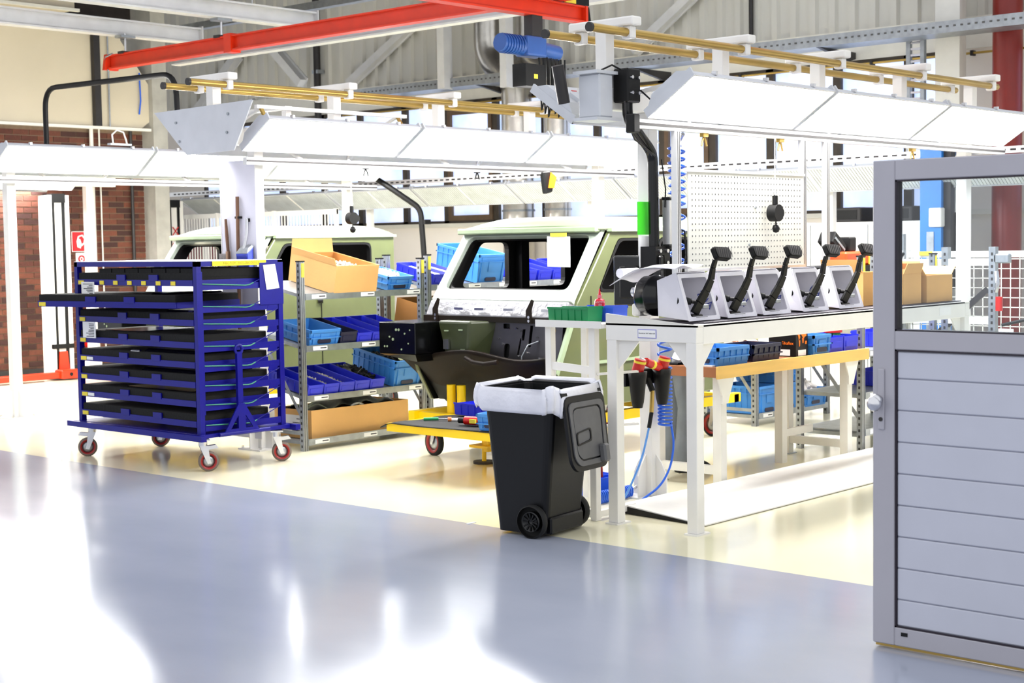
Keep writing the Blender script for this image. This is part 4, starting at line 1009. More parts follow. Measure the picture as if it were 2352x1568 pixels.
    B(-.045, .03, -hw, hw, .7, 1.13).build('firewall_back', BLACK, t)
    mb = MB()
    for k in range(18): y, z = random.uniform(-.66, .0), random.uniform(.75, 1.08); mb.cyl((-.08, y, z), (-.07, y + .01, z + .006), .005, 6); mb.cyl((-.09, y, z), (-.07, y + .016, z + .012), .003, 5)
    mb.build('studs', STEEL, fw)
    MB().cyl((-.072, .0, .76), (-.066, .0, .76), .05, 10).build('grommet', BLACK, fw); MB().cyl((-.075, -.62, 1.07), (-.066, -.62, 1.07), .035, 12).build('grommet', BRASS, fw)
    # black box at the left, green pressed box beside it
    bb = B(-.48, .0, .5, .93, .86, 1.12).build('battery_box', BLACKG, t, bevel=.006)
    MB().hexa([(-.44, .52, .8), (.0, .52, .8), (.0, .9, .82), (-.44, .9, .84)], [(-.48, .5, .86), (.0, .5, .86), (.0, .93, .86), (-.48, .93, .86)]).build('box_bottom', BLACKG, bb)
    mb = MB()
    for y, z, r_ in ((.62, 1.03, .008), (.58, .95, .006), (.72, 1.06, .011), (.69, 1.06, .011), (.8, 1.0, .008), (.76, .98, .012), (.56, 1.06, .006), (.66, .9, .008), (.86, .92, .008), (.83, .92, .008)): mb.cyl((-.485, y, z), (-.478, y, z), r_, 8)
    mb.build('holes', PRIMER, bb)
    gb = MB().hexa([(-.24, .14, .86), (-.03, .05, .83), (-.03, .46, .86), (-.24, .4, .86)], [(-.26, .1, 1.13), (-.03, -.05, 1.13), (-.03, .5, 1.13), (-.26, .46, 1.13)]).build('pressed_box', mat('deep_olive_paint', (52, 58, 34), .35, var=.1), t, bevel=.02, seg=2)
    B(-.27, -.25, .33, .39, .9, .98).build('lever', STEEL, gb)
    for y, z in ((.2, 1.06), (.36, 1.05), (.18, .9)): B(-.265, -.255, y - .02, y + .02, z - .005, z + .005).build('slot', PRIMER, gb)
    # footwell: big sloping under part, rounded, narrowing downwards
    def fwell(a, b):
        yy = -hw + .02 + (2 * hw + .14) * b; c = 2 * b - 1
        x = -.28 + .42 * a - .06 * math.sin(math.pi * b) * math.sin(math.pi * a); z = .87 - .45 * a - .03 * math.sin(b * 9)
        yy2 = yy * (1 - .2 * a * max(0, c)) 
        return (x, yy2, z)
    fl = MB(); fl.grid(fwell, 14, 20); fl.build('footwell', OLIVED, t, solid=.02)
    MB().hexa([(-.0, -hw + .05, .45), (.3, -hw + .05, .45), (.3, hw - .05, .45), (.0, hw - .05, .45)], [(-.2, -hw + .03, .8), (.3, -hw + .03, .8), (.3, hw, .8), (-.2, hw, .8)]).build('footwell_back', BLACK, t)
    MB().tube([(-.31, .1, .84), (-.33, .0, .81), (-.33, -.12, .8), (-.31, -.25, .82)], .02, 8).build('arch_lip', OLIVED, t)
    MB().bar((-.26, hw + .12, .9), (-.3, hw + .1, .8), .03, .06).build('bright_edge', PRIMER, t)
    MB().bar((-.04, -hw - .02, 1.12), (-.23, -hw - .02, .74), .03, .04).build('bright_edge', PRIMER, t)
    MB().tube([(-.08, -.48, .98), (-.14, -.42, .95), (-.17, -.38, .86), (-.15, -.36, .7)], .006, 6).build('cable', GALV, t)
    return t
car1 = make_car('olive green off-road car body on the yellow cart, windscreen frame facing the aisle')
car1.location = (9.1, 8.37, 0)
car2 = dup(car1, (9.1, 12.55, 0), None, 'olive green off-road car body half hidden behind the blue trolley')
# paper on the windscreen of car 1
t = thing('paper_sheet', 'white paper with a number taped to the windscreen frame', 'paper', (9.35, 7.95, 1.6))
pp = MB().plate([(-8.06, 1.56), (-7.82, 1.555), (-7.82, 1.80), (-8.06, 1.805)], [], .003, (9.34, 0, 0), (0, -1, 0), (0, 0, 1)).build('sheet', PAPER, t)
B(9.33, 9.345, 7.86, 8.02, 1.8, 1.83).build('tape_strip', YLAB, t)
text('6192466', .05, mat('faint_ink', (196, 196, 204), .8), pp, basis((9.334, 7.945, 1.735), (0, -1, 0), (0, 0, 1)), name='number')
# carts
def make_cart(label, v, platform=True):
    t = thing('assembly_cart', label, 'cart', (9.9, v, 0), 'yellow assembly carts')
    for y in (v - .72, v + .66): B(8.75, 11.5, y, y + .07, .3, .38).build('side_beam', YELLOW, t)
    for x in (8.8, 9.7, 10.6, 11.4): B(x, x + .07, v - .72, v + .72, .3, .37).build('cross_beam', YELLOW, t)
    for x, y in ((8.92, v + .395), (8.92, v + .28), (9.74, v - .5), (9.74, v + .5), (10.65, v + .45), (10.65, v - .45)): MB().cyl((x, y, .37), (x, y, .6 if x < 9.6 else .45), .038, 12).build('support_tube', YELLOW, t)
    for x, y in ((8.9, v + .55), (8.9, v - .6), (11.25, v - .62), (11.25, v + .6)):
        make_caster(t, x, y, .3, .11, 1.4, RUBBER, RIMR, False)
    MB().tube([(10.4, v - .68, .38), (10.4, v - .68, .45), (10.5, v - .68, .45), (10.5, v - .68, .38)], .012, 8).build('handle_loop', YELLOW, t)
    if platform:
        pf = B(7.92, 8.78, 7.3, 8.48, .34, .4).build('platform', YELLOW, t)
        MB().grid(lambda a, b: (7.9 + .95 * a, 7.28 + 1.25 * b, .405 + .035 * math.exp(-((a - .9) ** 2 + (b - .62) ** 2) * 40) + .004 * math.sin(14 * a + 7 * b) - .05 * max(0, b - .93) * 12), 18, 22).build('rubber_mat', RUBBER, pf, solid=.006)
        MB().cyl((8.82, 8.31, 0.02), (8.82, 8.31, .36), .018, 8).build('jack_rod', YELLOW, t)
        MB().box(8.78, 8.86, 8.23, 8.28, .1, .36).build('jack_tube', YELLOW, t); B(8.74, 8.9, 8.2, 8.4, .13, .15).build('jack_collar', YELLOW, t)
        MB().cyl((8.82, 8.31, 0), (8.82, 8.31, .02), .09, 14).build('jack_foot', DARKM, t)
    return t
make_cart('yellow wheeled cart under the nearer car body with black platform mat', 8.37)
make_cart('yellow wheeled cart under the car body behind the trolley', 12.55, False)
tt = thing('storage_bin', '', 'bin'); 
bpy.data.objects.remove(tt)
put('bin', (.5, .3, .1), BIN, 'blue bin lying on the cart under the car front', (8.58, 8.02, .43), (0, 0, 1.45), 'blue bins on the cart')
put('klt', (.34, .26, .12), KLT, 'blue tray on the black mat behind the waste bin', (8.1, 7.42, .415), (0, 0, .2), 'blue bins on the cart')
t = thing('screwdriver', 'green handled screwdriver on the black cart mat', 'screwdriver', (8.2, 8.2, .42))
MB().cyl((8.12, 8.28, .425), (8.2, 8.2, .425), .013, 8).build('handle', mat('green_grip', (20, 140, 80), .4), t); MB().cyl((8.2, 8.2, .425), (8.27, 8.13, .422), .005, 6).build('blade', STEEL, t)
t = thing('plastic_plug', 'orange and white plug on the black cart mat', 'plug', (8.22, 8.06, .42))
MB().cyl((8.2, 8.1, .428), (8.22, 8.08, .428), .018, 10).build('knob', mat('dull_orange', (210, 120, 60), .5), t); MB().cyl((8.22, 8.08, .425), (8.26, 8.03, .424), .012, 8).build('shaft', WHITE, t)
t = thing('power_drill', 'red and black cordless drill lying on the cart mat', 'drill', (8.15, 7.75, .41))
MB().cyl((8.12, 7.84, .445), (8.16, 7.7, .445), .032, 12).build('motor_housing', REDP, t); MB().cyl((8.105, 7.89, .445), (8.12, 7.84, .445), .022, 10).build('chuck', BLACK, t)
MB().bar((8.16, 7.7, .44), (8.3, 7.66, .435), .04, .035).build('grip', REDP, t); B(8.29, 8.36, 7.61, 7.7, .415, .47).build('battery', BLACK, t, bevel=.006); B(8.1, 8.115, 7.72, 7.78, .43, .46).build('yellow_patch', YLAB, t)

# ================================================================== WASTE BIN
t = thing('wheelie_bin', 'dark wheeled waste bin with white liner and lid hanging open', 'waste bin', (7.0, 6.1, 0))
Mb = Matrix.Translation((6.955, 6.10, 0)) @ Matrix.Rotation(R(7), 4, 'Z')
# local: x away from camera along +u is the depth axis (hinge at -y side), body tapers down
h = .88; bx0, bx1, by0, by1 = -.2, .2, -.18, .17; tx0, tx1, ty0, ty1 = -.24, .24, -.27, .25
rb = lambda x0, x1, y0, y1, z, r: [(p[0], p[1], z) for p in rrect(x0, x1, y0, y1, r, 4)]
mb = MB(Mb); b = rb(bx0, bx1, by0, by1, .02, .04); tp = rb(tx0, tx1, ty0, ty1, h, .05); ti = rb(tx0 + .012, tx1 - .012, ty0 + .012, ty1 - .012, h, .05); bi = rb(bx0 + .012, bx1 - .012, by0 + .012, by1 - .012, .04, .04)
n = len(b); mb.add(b + tp + ti + bi, [list(range(n))[::-1]] + [(i, (i + 1) % n, (i + 1) % n + n, i + n) for i in range(n)] + [(i + n, (i + 1) % n + n, (i + 1) % n + 2 * n, i + 2 * n) for i in range(n)] + [(i + 2 * n, (i + 1) % n + 2 * n, (i + 1) % n + 3 * n, i + 3 * n) for i in range(n)] + [[3 * n + i for i in range(n)]])
body = mb.build('body', BINBL, t)
mb = MB(Mb); r0 = rb(tx0 - .015, tx1 + .015, ty0 - .015, ty1 + .015, h - .03, .06); r1 = rb(tx0 - .015, tx1 + .015, ty0 - .015, ty1 + .015, h + .01, .06)
mb.add(r0 + r1, [(i, (i + 1) % n, (i + 1) % n + n, i + n) for i in range(n)]); mb.build('rim', BINBL, t, solid=.012)
MB(Mb).box(bx0 + .02, bx1 - .02, by0 - .03, by0 + .06, .02, .12).build('axle_housing', BINBL, t, bevel=.01)
for s in (-1, 1):
    x = s * .235
    o = MB(Mb).lathe([(.092, -.026), (.1, -.018), (.1, .018), (.092, .026), (.055, .026)], (x, by0 + .07, .1), 28, 0).build('wheel', RUBBER, t)
    MB(Mb).lathe([(0, -.012), (.03, -.016), (.055, -.02), (.06, -.026), (.06, .026), (.055, .02), (.03, .016), (0, .012)], (x, by0 + .07, .1), 24, 0).build('wheel_hub', BLACKG, o)
    mb = MB(Mb)
    for k in range(12): a = k * math.pi / 6; mb.bar((x + s * .018, by0 + .07 + .015 * math.cos(a), .1 + .015 * math.sin(a)), (x + s * .022, by0 + .07 + .052 * math.cos(a), .1 + .052 * math.sin(a)), .008, .008)
    mb.build('spokes', BLACK, o)
MB(Mb).cyl((-.24, by0 + .07, .1), (.24, by0 + .07, .1), .012, 8).build('axle', GALV, t)
# liner folded over the rim
def linr(a, b):
    per = rrect(tx0 - .045, tx1 + .045, ty0 - .045, ty1 + .045, .09, 10); k = int(a * len(per)) % len(per); x, y = per[k]
    wob = .008 * math.sin(a * 60) + .006 * math.sin(a * 23 + 2)
    if b < .3: f = 1 - .06 * (1 - b / .3) * 1.6; z = h + .03 + .012 * math.sin(a * 31) - .02 * (1 - b / .3); return (x * f, y * f, z)
    q = (b - .3) / .7; z = h + .03 + .012 * math.sin(a * 31) - q * (.155 + .02 * math.sin(a * 6.28 + 1.2)) ; g = 1 + .05 * math.sin(q * 3.1) + wob
    return (x * g, y * g, z)
mb = MB(Mb); mb.grid(linr, 60, 10); mb.build('bin_liner', LINER, t, solid=.003)
# lid hanging open at the -y side
Ml = Mb @ Matrix.Translation((.0, ty0 - .045, h - .03)) @ Matrix.Rotation(R(-7), 4, 'X')
ld = MB(Ml).plate(rpoly([(-.22, 0), (.22, 0), (.21, -.39), (.16, -.45), (-.16, -.45), (-.21, -.39)], .06), [], .022, (0, 0, 0), (1, 0, 0), (0, 0, 1)).build('lid', BINBL, t, bevel=.01, seg=2)
MB(Ml).plate(rpoly([(-.19, -.04), (.19, -.04), (.18, -.37), (.13, -.42), (-.13, -.42), (-.18, -.37)], .05), [rpoly([(-.16, -.07), (.16, -.07), (.15, -.35), (.11, -.39), (-.11, -.39), (-.15, -.35)], .05)], .012, (0, -.018, 0), (1, 0, 0), (0, 0, 1)).build('lid_ring', LIDGR, ld)
MB(Ml).plate(rpoly([(-.15, -.08), (.15, -.08), (.14, -.34), (.1, -.38), (-.1, -.38), (-.14, -.34)], .05), [], .004, (0, -.022, 0), (1, 0, 0), (0, 0, 1)).build('lid_inside', LIDGR, ld)
MB(Ml).plate(rpoly([(-.14, -.22), (.02, -.2), (.02, -.28), (-.14, -.3)], .02), [rpoly([(-.13, -.225), (.01, -.21), (.01, -.27), (-.13, -.29)], .02)], .006, (0, -.026, 0), (1, 0, 0), (0, 0, 1)).build('emboss', BINBL, ld)
MB(Ml).box(.09, .15, -.07, -.02, -.42, -.31).build('lid_catch', LIDGR, ld, bevel=.012)
for s in (-1, 1): MB(Mb).cyl((s * .2 - .03, ty0 - .04, h - .02), (s * .2 + .03, ty0 - .04, h - .02), .02, 8).build('hinge', BINBL, t)

# ================================================================== PEDAL TABLE
t = thing('work_table', 'long white steel table carrying the row of brake pedal units', 'table', (9.2, 5.55, 0))
TU0, TU1, TV0, TV1 = 7.38, 10.98, 5.22, 5.9
for u in (TU0, TU1 - .08):
    for v in (TV0, TV1 - .08):
        o = B(u, u + .075, v, v + .075, .01, 1.15).build('leg', WHITE, t, bevel=.003)
        B(u - .02, u + .12, v - .01, v + .085, 0, .01).build('foot', WHITE, o)
B(TU0, TU0 + .075, TV0, TV1, 1.15, 1.245).build('apron', WHITE, t, bevel=.003)
B(TU1 - .075, TU1, TV0, TV1, 1.15, 1.245).build('apron', WHITE, t, bevel=.003)
B(TU0 + .075, TU1 - .075, TV0, TV0 + .075, 1.14, 1.26).build('apron', WHITE, t, bevel=.003)
B(TU0 + .075, TU1 - .075, TV1 - .075, TV1, 1.15, 1.245).build('apron', WHITE, t)
MB().hexa([(TU0, TV0, 1.245), (TU0 + .02, TV0, 1.245), (TU0 + .02, TV1, 1.245), (TU0, TV1, 1.245)], [(TU0, TV0, 1.255), (TU0 + .02, TV0, 1.255), (TU0 + .02, TV1, 1.315), (TU0, TV1, 1.315)]).build('end_wedge', OFFWHITE, t)
B(TU0, TU1, TV0, TV1, 1.245, 1.255).build('top', OFFWHITE, t)
B(TU0 + .12, TU1 - .1, TV0 + .02, TV1 - .1, 1.255, 1.268).build('black_mat', mat('dark_mat', (44, 36, 50), .6, var=.2), t)
for u, v, sx, sy in ((TU0 + .0375, TV0 + .075, 0, 1), (TU0 + .0375, TV1 - .08, 0, -1), (TU0 + .075, TV0 + .0375, 1, 0), (TU1 - .08, TV0 + .0375, -1, 0)):
    MB().plate([(0, 1.15), (.16, 1.15), (0, .97)], [], .012, (u, v, 0) if sy else (u, v, 0), (sx, sy, 0), (0, 0, 1)).build('corner_gusset', WHITE, t)
lb = B(TU0 - .003, TU0, 5.51, 5.65, 1.17, 1.225).build('label_frame', mat('lilac_frame', (140, 140, 200), .6), t)
B(TU0 - .0045, TU0 - .003, 5.515, 5.645, 1.175, 1.22).build('label_card', PAPER, lb)
text('Material aus 100 Teiliste A29', .0105, INK, lb, basis((TU0 - .005, 5.58, 1.2), (0, -1, 0), (0, 0, 1)))
B(TU1 - .5, TU1 - .32, TV0 - .003, TV0, 1.17, 1.23).build('label_card', PAPER, t)
# raised white platform board under the table
t = thing('floor_board', 'white board lying slightly raised under the pedal table', 'board', (9.5, 5.6, 0))
MB().hexa([(7.66, 5.36, .004), (11.6, 5.36, .004), (11.6, 6.07, .004), (7.72, 6.07, .004)], [(7.66, 5.36, .012), (11.6, 5.36, .012), (11.6, 6.07, .06), (7.72, 6.07, .06)]).build('sheet', WHITE, t)
MB().add([(7.655, 5.37, .004), (7.715, 6.06, .004), (7.715, 6.06, .052), (7.655, 5.37, .008)], [(0, 1, 2, 3)]).build('dark_edge', BLACK, t, solid=.004)

# ---- brake pedal units
PED = mat('black_pedal_paint', (3, 3, 3), .45, var=.2, spec=.2); PADR = mat('pedal_pad_rubber', (40, 38, 38), .8, var=.2, vscale=30)
def make_pedal(label):
    t = thing('pedal_unit', label, 'brake pedal', (0, 0, 0), 'brake pedal units')
    # bracket: open box, front frame leans back; local x = +u, y = +v (back), base at z=0
    W, H, D, lean = .33, .295, .2, .09
    fr = MB().plate(rpoly([(0, 0), (W, 0), (W - .02, H), (-.0, H)], .012), [rpoly([(.03, .026), (W - .03, .026), (W - .045, H - .025), (.026, H - .025)], .012)], .006, (0, 0, .003), (1, 0, 0), (0, lean, H)).build('front_frame', BRKT, t)
    for x, z in ((.012, .012), (W - .012, .012), (W / 2, .012), (.01, H - .012), (W - .03, H - .012)): MB().cyl((x, lean * z / H - .006, z), (x, lean * z / H + .002, z), .006, 6).build('screw', GALV, fr)
    bk = 0.26
    pts_f = [(.01, .005, .01), (W - .01, .005, .01), (W - .03, lean, H), (.0, lean, H)]; pts_b = [(.05, bk, .03), (W - .06, bk, .03), (W - .07, bk, H - .05), (.04, bk, H - .05)]
    for nm, q in (('left_cheek', (0, 3)), ('right_cheek', (1, 2)), ('bottom_plate', (0, 1)), ('top_plate', (3, 2))):
        a, b = q; MB().add([pts_f[a], pts_f[b], pts_b[b], pts_b[a]], [(0, 1, 2, 3)]).build(nm, BRKT, t, solid=.004)
    MB().add(pts_b, [(0, 1, 2, 3)]).build('back_plate', BRKT, t, solid=.005)
    # booster drum behind
    bo = MB().lathe([(0, 0), (.1, .0), (.118, .02), (.122, .07), (.128, .075), (.128, .1), (.122, .105), (.122, .16), (.1, .19), (.05, .2), (0, .2)], (.15, bk + .005, .15), 28, 1).build('booster_drum', BLACKG, t)
    MB().cyl((.15, bk + .2, .17), (.15, bk + .27, .17), .03, 12).build('master_cylinder', STEEL, bo); B(.1, .2, bk + .18, bk + .25, .02, .1).build('reservoir', WHITE, bo, bevel=.015, seg=2)
    # pedal arm (flat curved bar) with pad
    arm = [(.075, .01, .05), (.10, -.01, .11), (.14, -.03, .18), (.165, -.05, .25), (.17, -.06, .32), (.175, -.075, .37)]
    wd = [.068, .064, .058, .048, .036, .03]
    mb = MB()
    for i in range(len(arm) - 1):
        a, b = Vector(arm[i]), Vector(arm[i + 1]); d = (b - a); s = Vector((d.z, 0, -d.x)).normalized()
        w0, w1 = wd[i] / 2, wd[i + 1] / 2; y = Vector((0, .011, 0))
        mb.hexa([a - s * w0 - y, a + s * w0 - y, a + s * w0 + y, a - s * w0 + y], [b - s * w1 - y, b + s * w1 - y, b + s * w1 + y, b - s * w1 + y])
    mb.build('pedal_arm', PED, t, bevel=.003)
    Mp = Matrix.Translation((.225, -.085, .405)) @ Matrix.Rotation(R(4), 4, 'Y') @ Matrix.Rotation(R(-30), 4, 'X') @ Matrix.Scale(1.25, 4)
    pad = MB(Mp).plate(rpoly([(-.07, -.035), (.045, -.035), (.075, .0), (.07, .035), (-.065, .03)], .015), [], .022, (0, .011, 0), (1, 0, 0), (0, 0, 1)).build('pedal_pad', PED, t, bevel=.006)
    MB(Mp).plate(rpoly([(-.06, -.03), (.042, -.03), (.068, .0), (.063, .03), (-.055, .026)], .012), [], .003, (0, -.012, 0), (1, 0, 0), (0, 0, 1)).build('pad_rubber', PADR, pad)
    mb = MB(Mp)
    for k in range(7): x = -.05 + k * .018; mb.bar((x, -.0165, -.026), (x + .02, -.0165, .026), .0015, .0015)
    mb.build('pad_lines', mat('pad_groove', (96, 92, 92), .7), pad)
    # switch, spring, push rod, stop
    MB().cyl((.03, .1, .13), (.07, .03, .12), .028, 12, .02).build('switch', BLACK, t); MB().cyl((.07, .03, .12), (.11, .0, .115), .012, 8).build('push_rod', DARKM, t)
    MB().lathe([(.024, -.004), (.03, 0), (.024, .004)], (.045, .075, .127), 12, 1).build('switch_ring', WHITE, t)
    MB().tube([(.06 + .01 * math.cos(k), .14, .2 - k * .006) for k in range(14)], .003, 5).build('spring', STEEL, t)
    B(.14, .2, -.01, .02, .075, .1).build('stop', GALV, t, bevel=.004)
    MB().cyl((.06, .02, .035), (.16, .02, .03), .012, 8).build('pivot_pin', DARKM, t); B(.08, .2, .0, .05, .014, .026).build('pivot_plate', DARKM, t)
    B(.05, .12, .2, .22, .17, .23).build('relay', BRKT, t, bevel=.004); MB().cyl((.15, .24, .14), (.15, .2, .14), .02, 10).build('bush', STEEL, t)
    return t
ped = make_pedal('first brake pedal unit with its black drum at the near table end')
ped.location = (7.46, 5.33, 1.27)
INKB = mat('blue_marker', (70, 80, 160), .8)
names5 = ('first', 'second', 'third', 'fourth', 'fifth')
peds = [ped]
for k, u in enumerate((7.87, 8.27, 8.75, 9.22)):
    peds.append(dup(ped, (u, 5.33, 1.27), None, '%s brake pedal unit counted from the near table end' % names5[k + 1]))
for k, p in enumerate(peds):
    text(('AUS', 'Job', 'AU', 'AU', 'A')[k], .07, INKB, p, basis((.292, .085, .12), (-.03, .35, .3), (.02, -.4, .35)), name='marker_writing', off=None)
t = thing('plastic_film', 'white translucent film sheet draped over the first pedal drum', 'film', (7.55, 5.75, 1.5))
MB().grid(lambda a, b: (7.42 + .3 * a, 5.4 + .5 * b, 1.6 - .1 * max(0, b - .55) ** 1.5 * 3 + .012 * math.sin(7 * a + 5 * b) - .04 * max(0, .35 - a)), 10, 10).build('sheet', PCLIGHT, t, solid=.002)
MB().cyl((7.5, 5.88, 1.56), (7.68, 5.88, 1.56), .03, 12).build('rolled_edge', PCLIGHT, t)
# boxes at the far end of the pedal table
cardbox('closed tan box nearest the fifth pedal on the table', (9.86, 5.6, 1.27), .26, .34, .24, (0, 0, 0), (('x', 65, .1), ('Y', 80, .08)))
b2 = cardbox('tan box with white note behind the door glass', (10.17, 5.45, 1.27), .28, .34, .22, (0, 0, 0), (('X', 75, .09), ('y', 70, .08)))
B(-.152, -.15, -.1, .0, .12, .18).build('note', PAPER, b2, off=(0, 0, 0))
cardbox('tan box with folded flaps at the far end of the table', (10.58, 5.44, 1.27), .44, .34, .2, (0, 0, 0.03), (('X', 30, .12), ('x', 50, .12)), tape=True)
thing_ = bpy.data.objects
# perforated tool board behind the pedals with aluminium uprights
t = thing('tool_board', 'perforated white tool board behind the brake pedals', 'board', (9.0, 5.95, 1.55))
pb = B(8.3, 9.74, 5.925, 5.935, 1.55, 2.22).build('board', PEG, t)
mb = MB()
for i in range(36):
    for j in range(16): mb.box(8.34 + i * .0385, 8.346 + i * .0385, 5.923, 5.9252, 1.58 + j * .04, 1.59 + j * .04)
o = mb.build('holes', INK, pb); o['kind'] = 'stuff'
for z in (2.21, 1.55): B(8.28, 9.76, 5.918, 5.945, z, z + .018).build('frame_bar', ALU, pb)
for x in (8.18, 9.75, 10.08):
    o = B(x, x + .045, 5.93, 5.975, 1.26, 2.48).build('upright', ALU, t)
    for dx in (.012, .03): B(x + dx, x + dx + .004, 5.9285, 5.93, 1.27, 2.47).build('groove', DARKM, o)
for x, z in ((9.1, 1.98), (9.35, 1.98), (9.02, 1.72)): MB().cyl((x, 5.925, z), (x, 5.915, z), .009, 8).build('screw', GALV, t)
# small stand with trays
t = thing('tray_stand', 'narrow white steel stand with a tray beside the pedal table', 'stand', (7.45, 6.15, 0))
for u, v in ((7.39, 6.0), (7.39, 6.36), (7.75, 6.36)): B(u, u + .05, v, v + .05, .0, 1.22).build('post', WHITE, t, bevel=.003)
B(7.36, 7.82, 5.92, 6.46, 1.22, 1.25).build('tray', WHITE, t, bevel=.003)
B(7.355, 7.36, 5.92, 6.46, 1.22, 1.265).build('tray_lip', WHITE, t)
for z in (.93, .6): MB().bar((7.41, 6.0, z), (7.62, 5.84, z + .01), .05, .012).build('side_arm', WHITE, t); MB().bar((7.41, 6.03, z + .02), (7.41, 6.38, z + .04), .02, .05).build('side_arm', WHITE, t)
B(7.393, 7.437, 6.05, 6.36, .02, .07).build('foot_rail', WHITE, t); B(7.44, 7.75, 6.363, 6.407, .02, .07).build('foot_rail', WHITE, t); B(7.44, 7.8, 6.003, 6.047, .02, .06).build('foot_rail', WHITE, t)
put('bin', (.33, .15, .1), GREEN, 'green storage bin on the white tray stand', (7.47, 6.22, 1.252), (0, 0, math.pi / 2), 'bins on the tray stand')
put('bin', (.33, .15, .1), mat('mid_blue_bin', (52, 90, 210), .4), 'mid blue storage bin behind the green bin on the tray stand', (7.65, 6.16, 1.252), (0, 0, math.pi / 2), 'bins on the tray stand')
t = thing('glue_bottle', 'red adhesive bottle with pointed nozzle standing in the blue bin', 'bottle', (7.62, 6.14, 1.262))
ob = MB().lathe([(0, 0), (.032, 0), (.034, .01), (.034, .115), (.026, .128), (.012, .133), (.012, .14)], (7.62, 6.14, 1.262), 20).build('body', BOTTLE, t)
MB().cyl((7.62, 6.14, 1.398), (7.62, 6.14, 1.418), .014, 14).build('cap', BOTCAP, t)
MB().lathe([(.009, 1.418), (.008, 1.424), (.004, 1.455), (.002, 1.458), (0, 1.458)], (7.62, 6.14, 0), 12).build('nozzle', BOTTLE, t)
text('LOCTITE', .0155, WHITE, t, basis((7.594, 6.1155, 1.372), (.69, -.72, 0), (0, 0, 1)) , name='lettering')
text('222', .015, WHITE, t, basis((7.594, 6.1155, 1.356), (.69, -.72, 0), (0, 0, 1)), name='lettering')
# ================================================================== BENCH
t = thing('work_bench', 'work bench with yellow wood top behind the pedal table', 'work bench', (9.9, 6.4, 0))
B(8.86, 10.99, 6.08, 6.1, .78, .868).build('front_board', WOOD, t)
B(8.86, 8.88, 6.1, 6.75, .79, .86).build('end_board', WOODB, t)
B(8.88, 10.99, 6.1, 6.75, .8, .86).build('top', WOODB, t)
for u, v in ((8.92, 6.1), (10.68, 6.1), (8.92, 6.64), (10.68, 6.64)):
    o = B(u, u + .07, v, v + .07, .005, .8).build('leg', OFFWHITE, t)
    if v < 6.3: MB().plate([(-.05, .78), (.15, .78), (.09, .65), (.07, .6), (.0, .6), (-.0, .66)], [], .012, (u, v - .002, 0), (1, 0, 0), (0, 0, 1)).build('gusset', OFFWHITE, o)
    B(u - .02, u + .09, v - .02, v + .09, 0, .006).build('foot', GALV, o)
for u in (8.93, 10.69): B(u, u + .05, 6.17, 6.64, .09, .15).build('stretcher', OFFWHITE, t)
B(10.2, 10.27, 6.4, 6.47, 0, .8).build('leg', OFFWHITE, t); B(10.27, 10.69, 6.42, 6.45, .2, .26).build('stretcher', OFFWHITE, t)
G2 = 'boxes on the wooden bench'
o = put('klt', (.4, .3, .13), KLT, 'blue crate at the near end of the wooden bench', (9.13, 6.28, .862), (0, 0, 0), G2)
put('klt', (.38, .3, .12), NAVY, 'dark navy crate next on the wooden bench', (9.6, 6.3, .862), (0, 0, 0), G2)
t = thing('adhesive_carton', 'black carton with orange lettering on the wooden bench', 'box', (10.06, 6.27, .862))
bx = B(9.985, 10.15, 6.14, 6.38, .862, 1.12).build('carton', mat('black_carton', (20, 17, 19), .5, spec=.3), t)
B(9.98, 9.985, 6.14, 6.38, .862, 1.12).build('dark_side', BLACK, t)
text('Sikaflex', .034, ORANGET, bx, basis((9.979, 6.212, .962), (0, -1, 0), (0, 0, 1)))
B(9.977, 9.98, 6.19, 6.3, .868, .915).build('label', PAPER, bx); B(10.01, 10.12, 6.137, 6.14, .868, .91).build('label', PAPER, bx)
mb = MB()
for pl_ in ([(.0, .1), (.04, .09), (.05, .06), (.03, .03), (.02, .07)], [(.03, .03), (.05, .03), (.045, -.02), (.035, -.03)], [(.07, .1), (.14, .1), (.15, .07), (.12, .06), (.1, .03), (.09, .06), (.07, .08)], [(.08, .05), (.11, .05), (.1, .0), (.09, .0)], [(.13, .02), (.155, .02), (.15, -.01), (.13, -.01)]): mb.plate([(p[0] * .9 + 9.995, p[1] * .8 + .96) for p in pl_], [], .002, (0, 6.14, 0), (1, 0, 0), (0, 0, 1))
mb.build('world_map_print', ORANGET, bx)['kind'] = 'stuff'
put('klt', (.32, .26, .15), KLT, 'light blue crate right of the black carton on the bench', (10.3, 6.26, .862), (0, 0, -math.pi / 2), G2)
for k, u in enumerate((10.56, 10.79)):
    o = put('bin', (.3, .22, .13), BIN, ('blue open front bin left of the spool' if k == 0 else 'blue open front bin holding a red and green spool'), (u, 6.28, .862), (0, 0, -math.pi / 2), G2)
t = thing('cable_spool', 'red and green spool lying in the bin at the bench end', 'spool', (10.8, 6.3, .95))
MB().cyl((10.8, 6.3, .9), (10.8, 6.3, 1.0), .06, 16).build('reel', mat('green_thread', (60, 150, 60), .6), t); MB().cyl((10.8, 6.3, 1.0), (10.8, 6.3, 1.02), .075, 16).build('flange', REDP, t); MB().cyl((10.8, 6.3, 1.02), (10.8, 6.3, 1.028), .07, 16).build('rim', DARKM, t)
t = thing('crumpled_paper', 'crumpled white paper on the near end of the bench', 'paper', (8.98, 6.5, .9))
mb = MB(); rr = random.Random(3)
pts = [Vector((rr.gauss(0, 1), rr.gauss(0, 1), rr.gauss(0, 1))).normalized() * rr.uniform(.035, .07) for _ in range(40)]
bmx = bmesh.new(); [bmx.verts.new(p) for p in pts]; bmesh.ops.convex_hull(bmx, input=bmx.verts); bmx.verts.ensure_lookup_table()
for v_ in bmx.verts: v_.co *= rr.uniform(.6, 1.1)
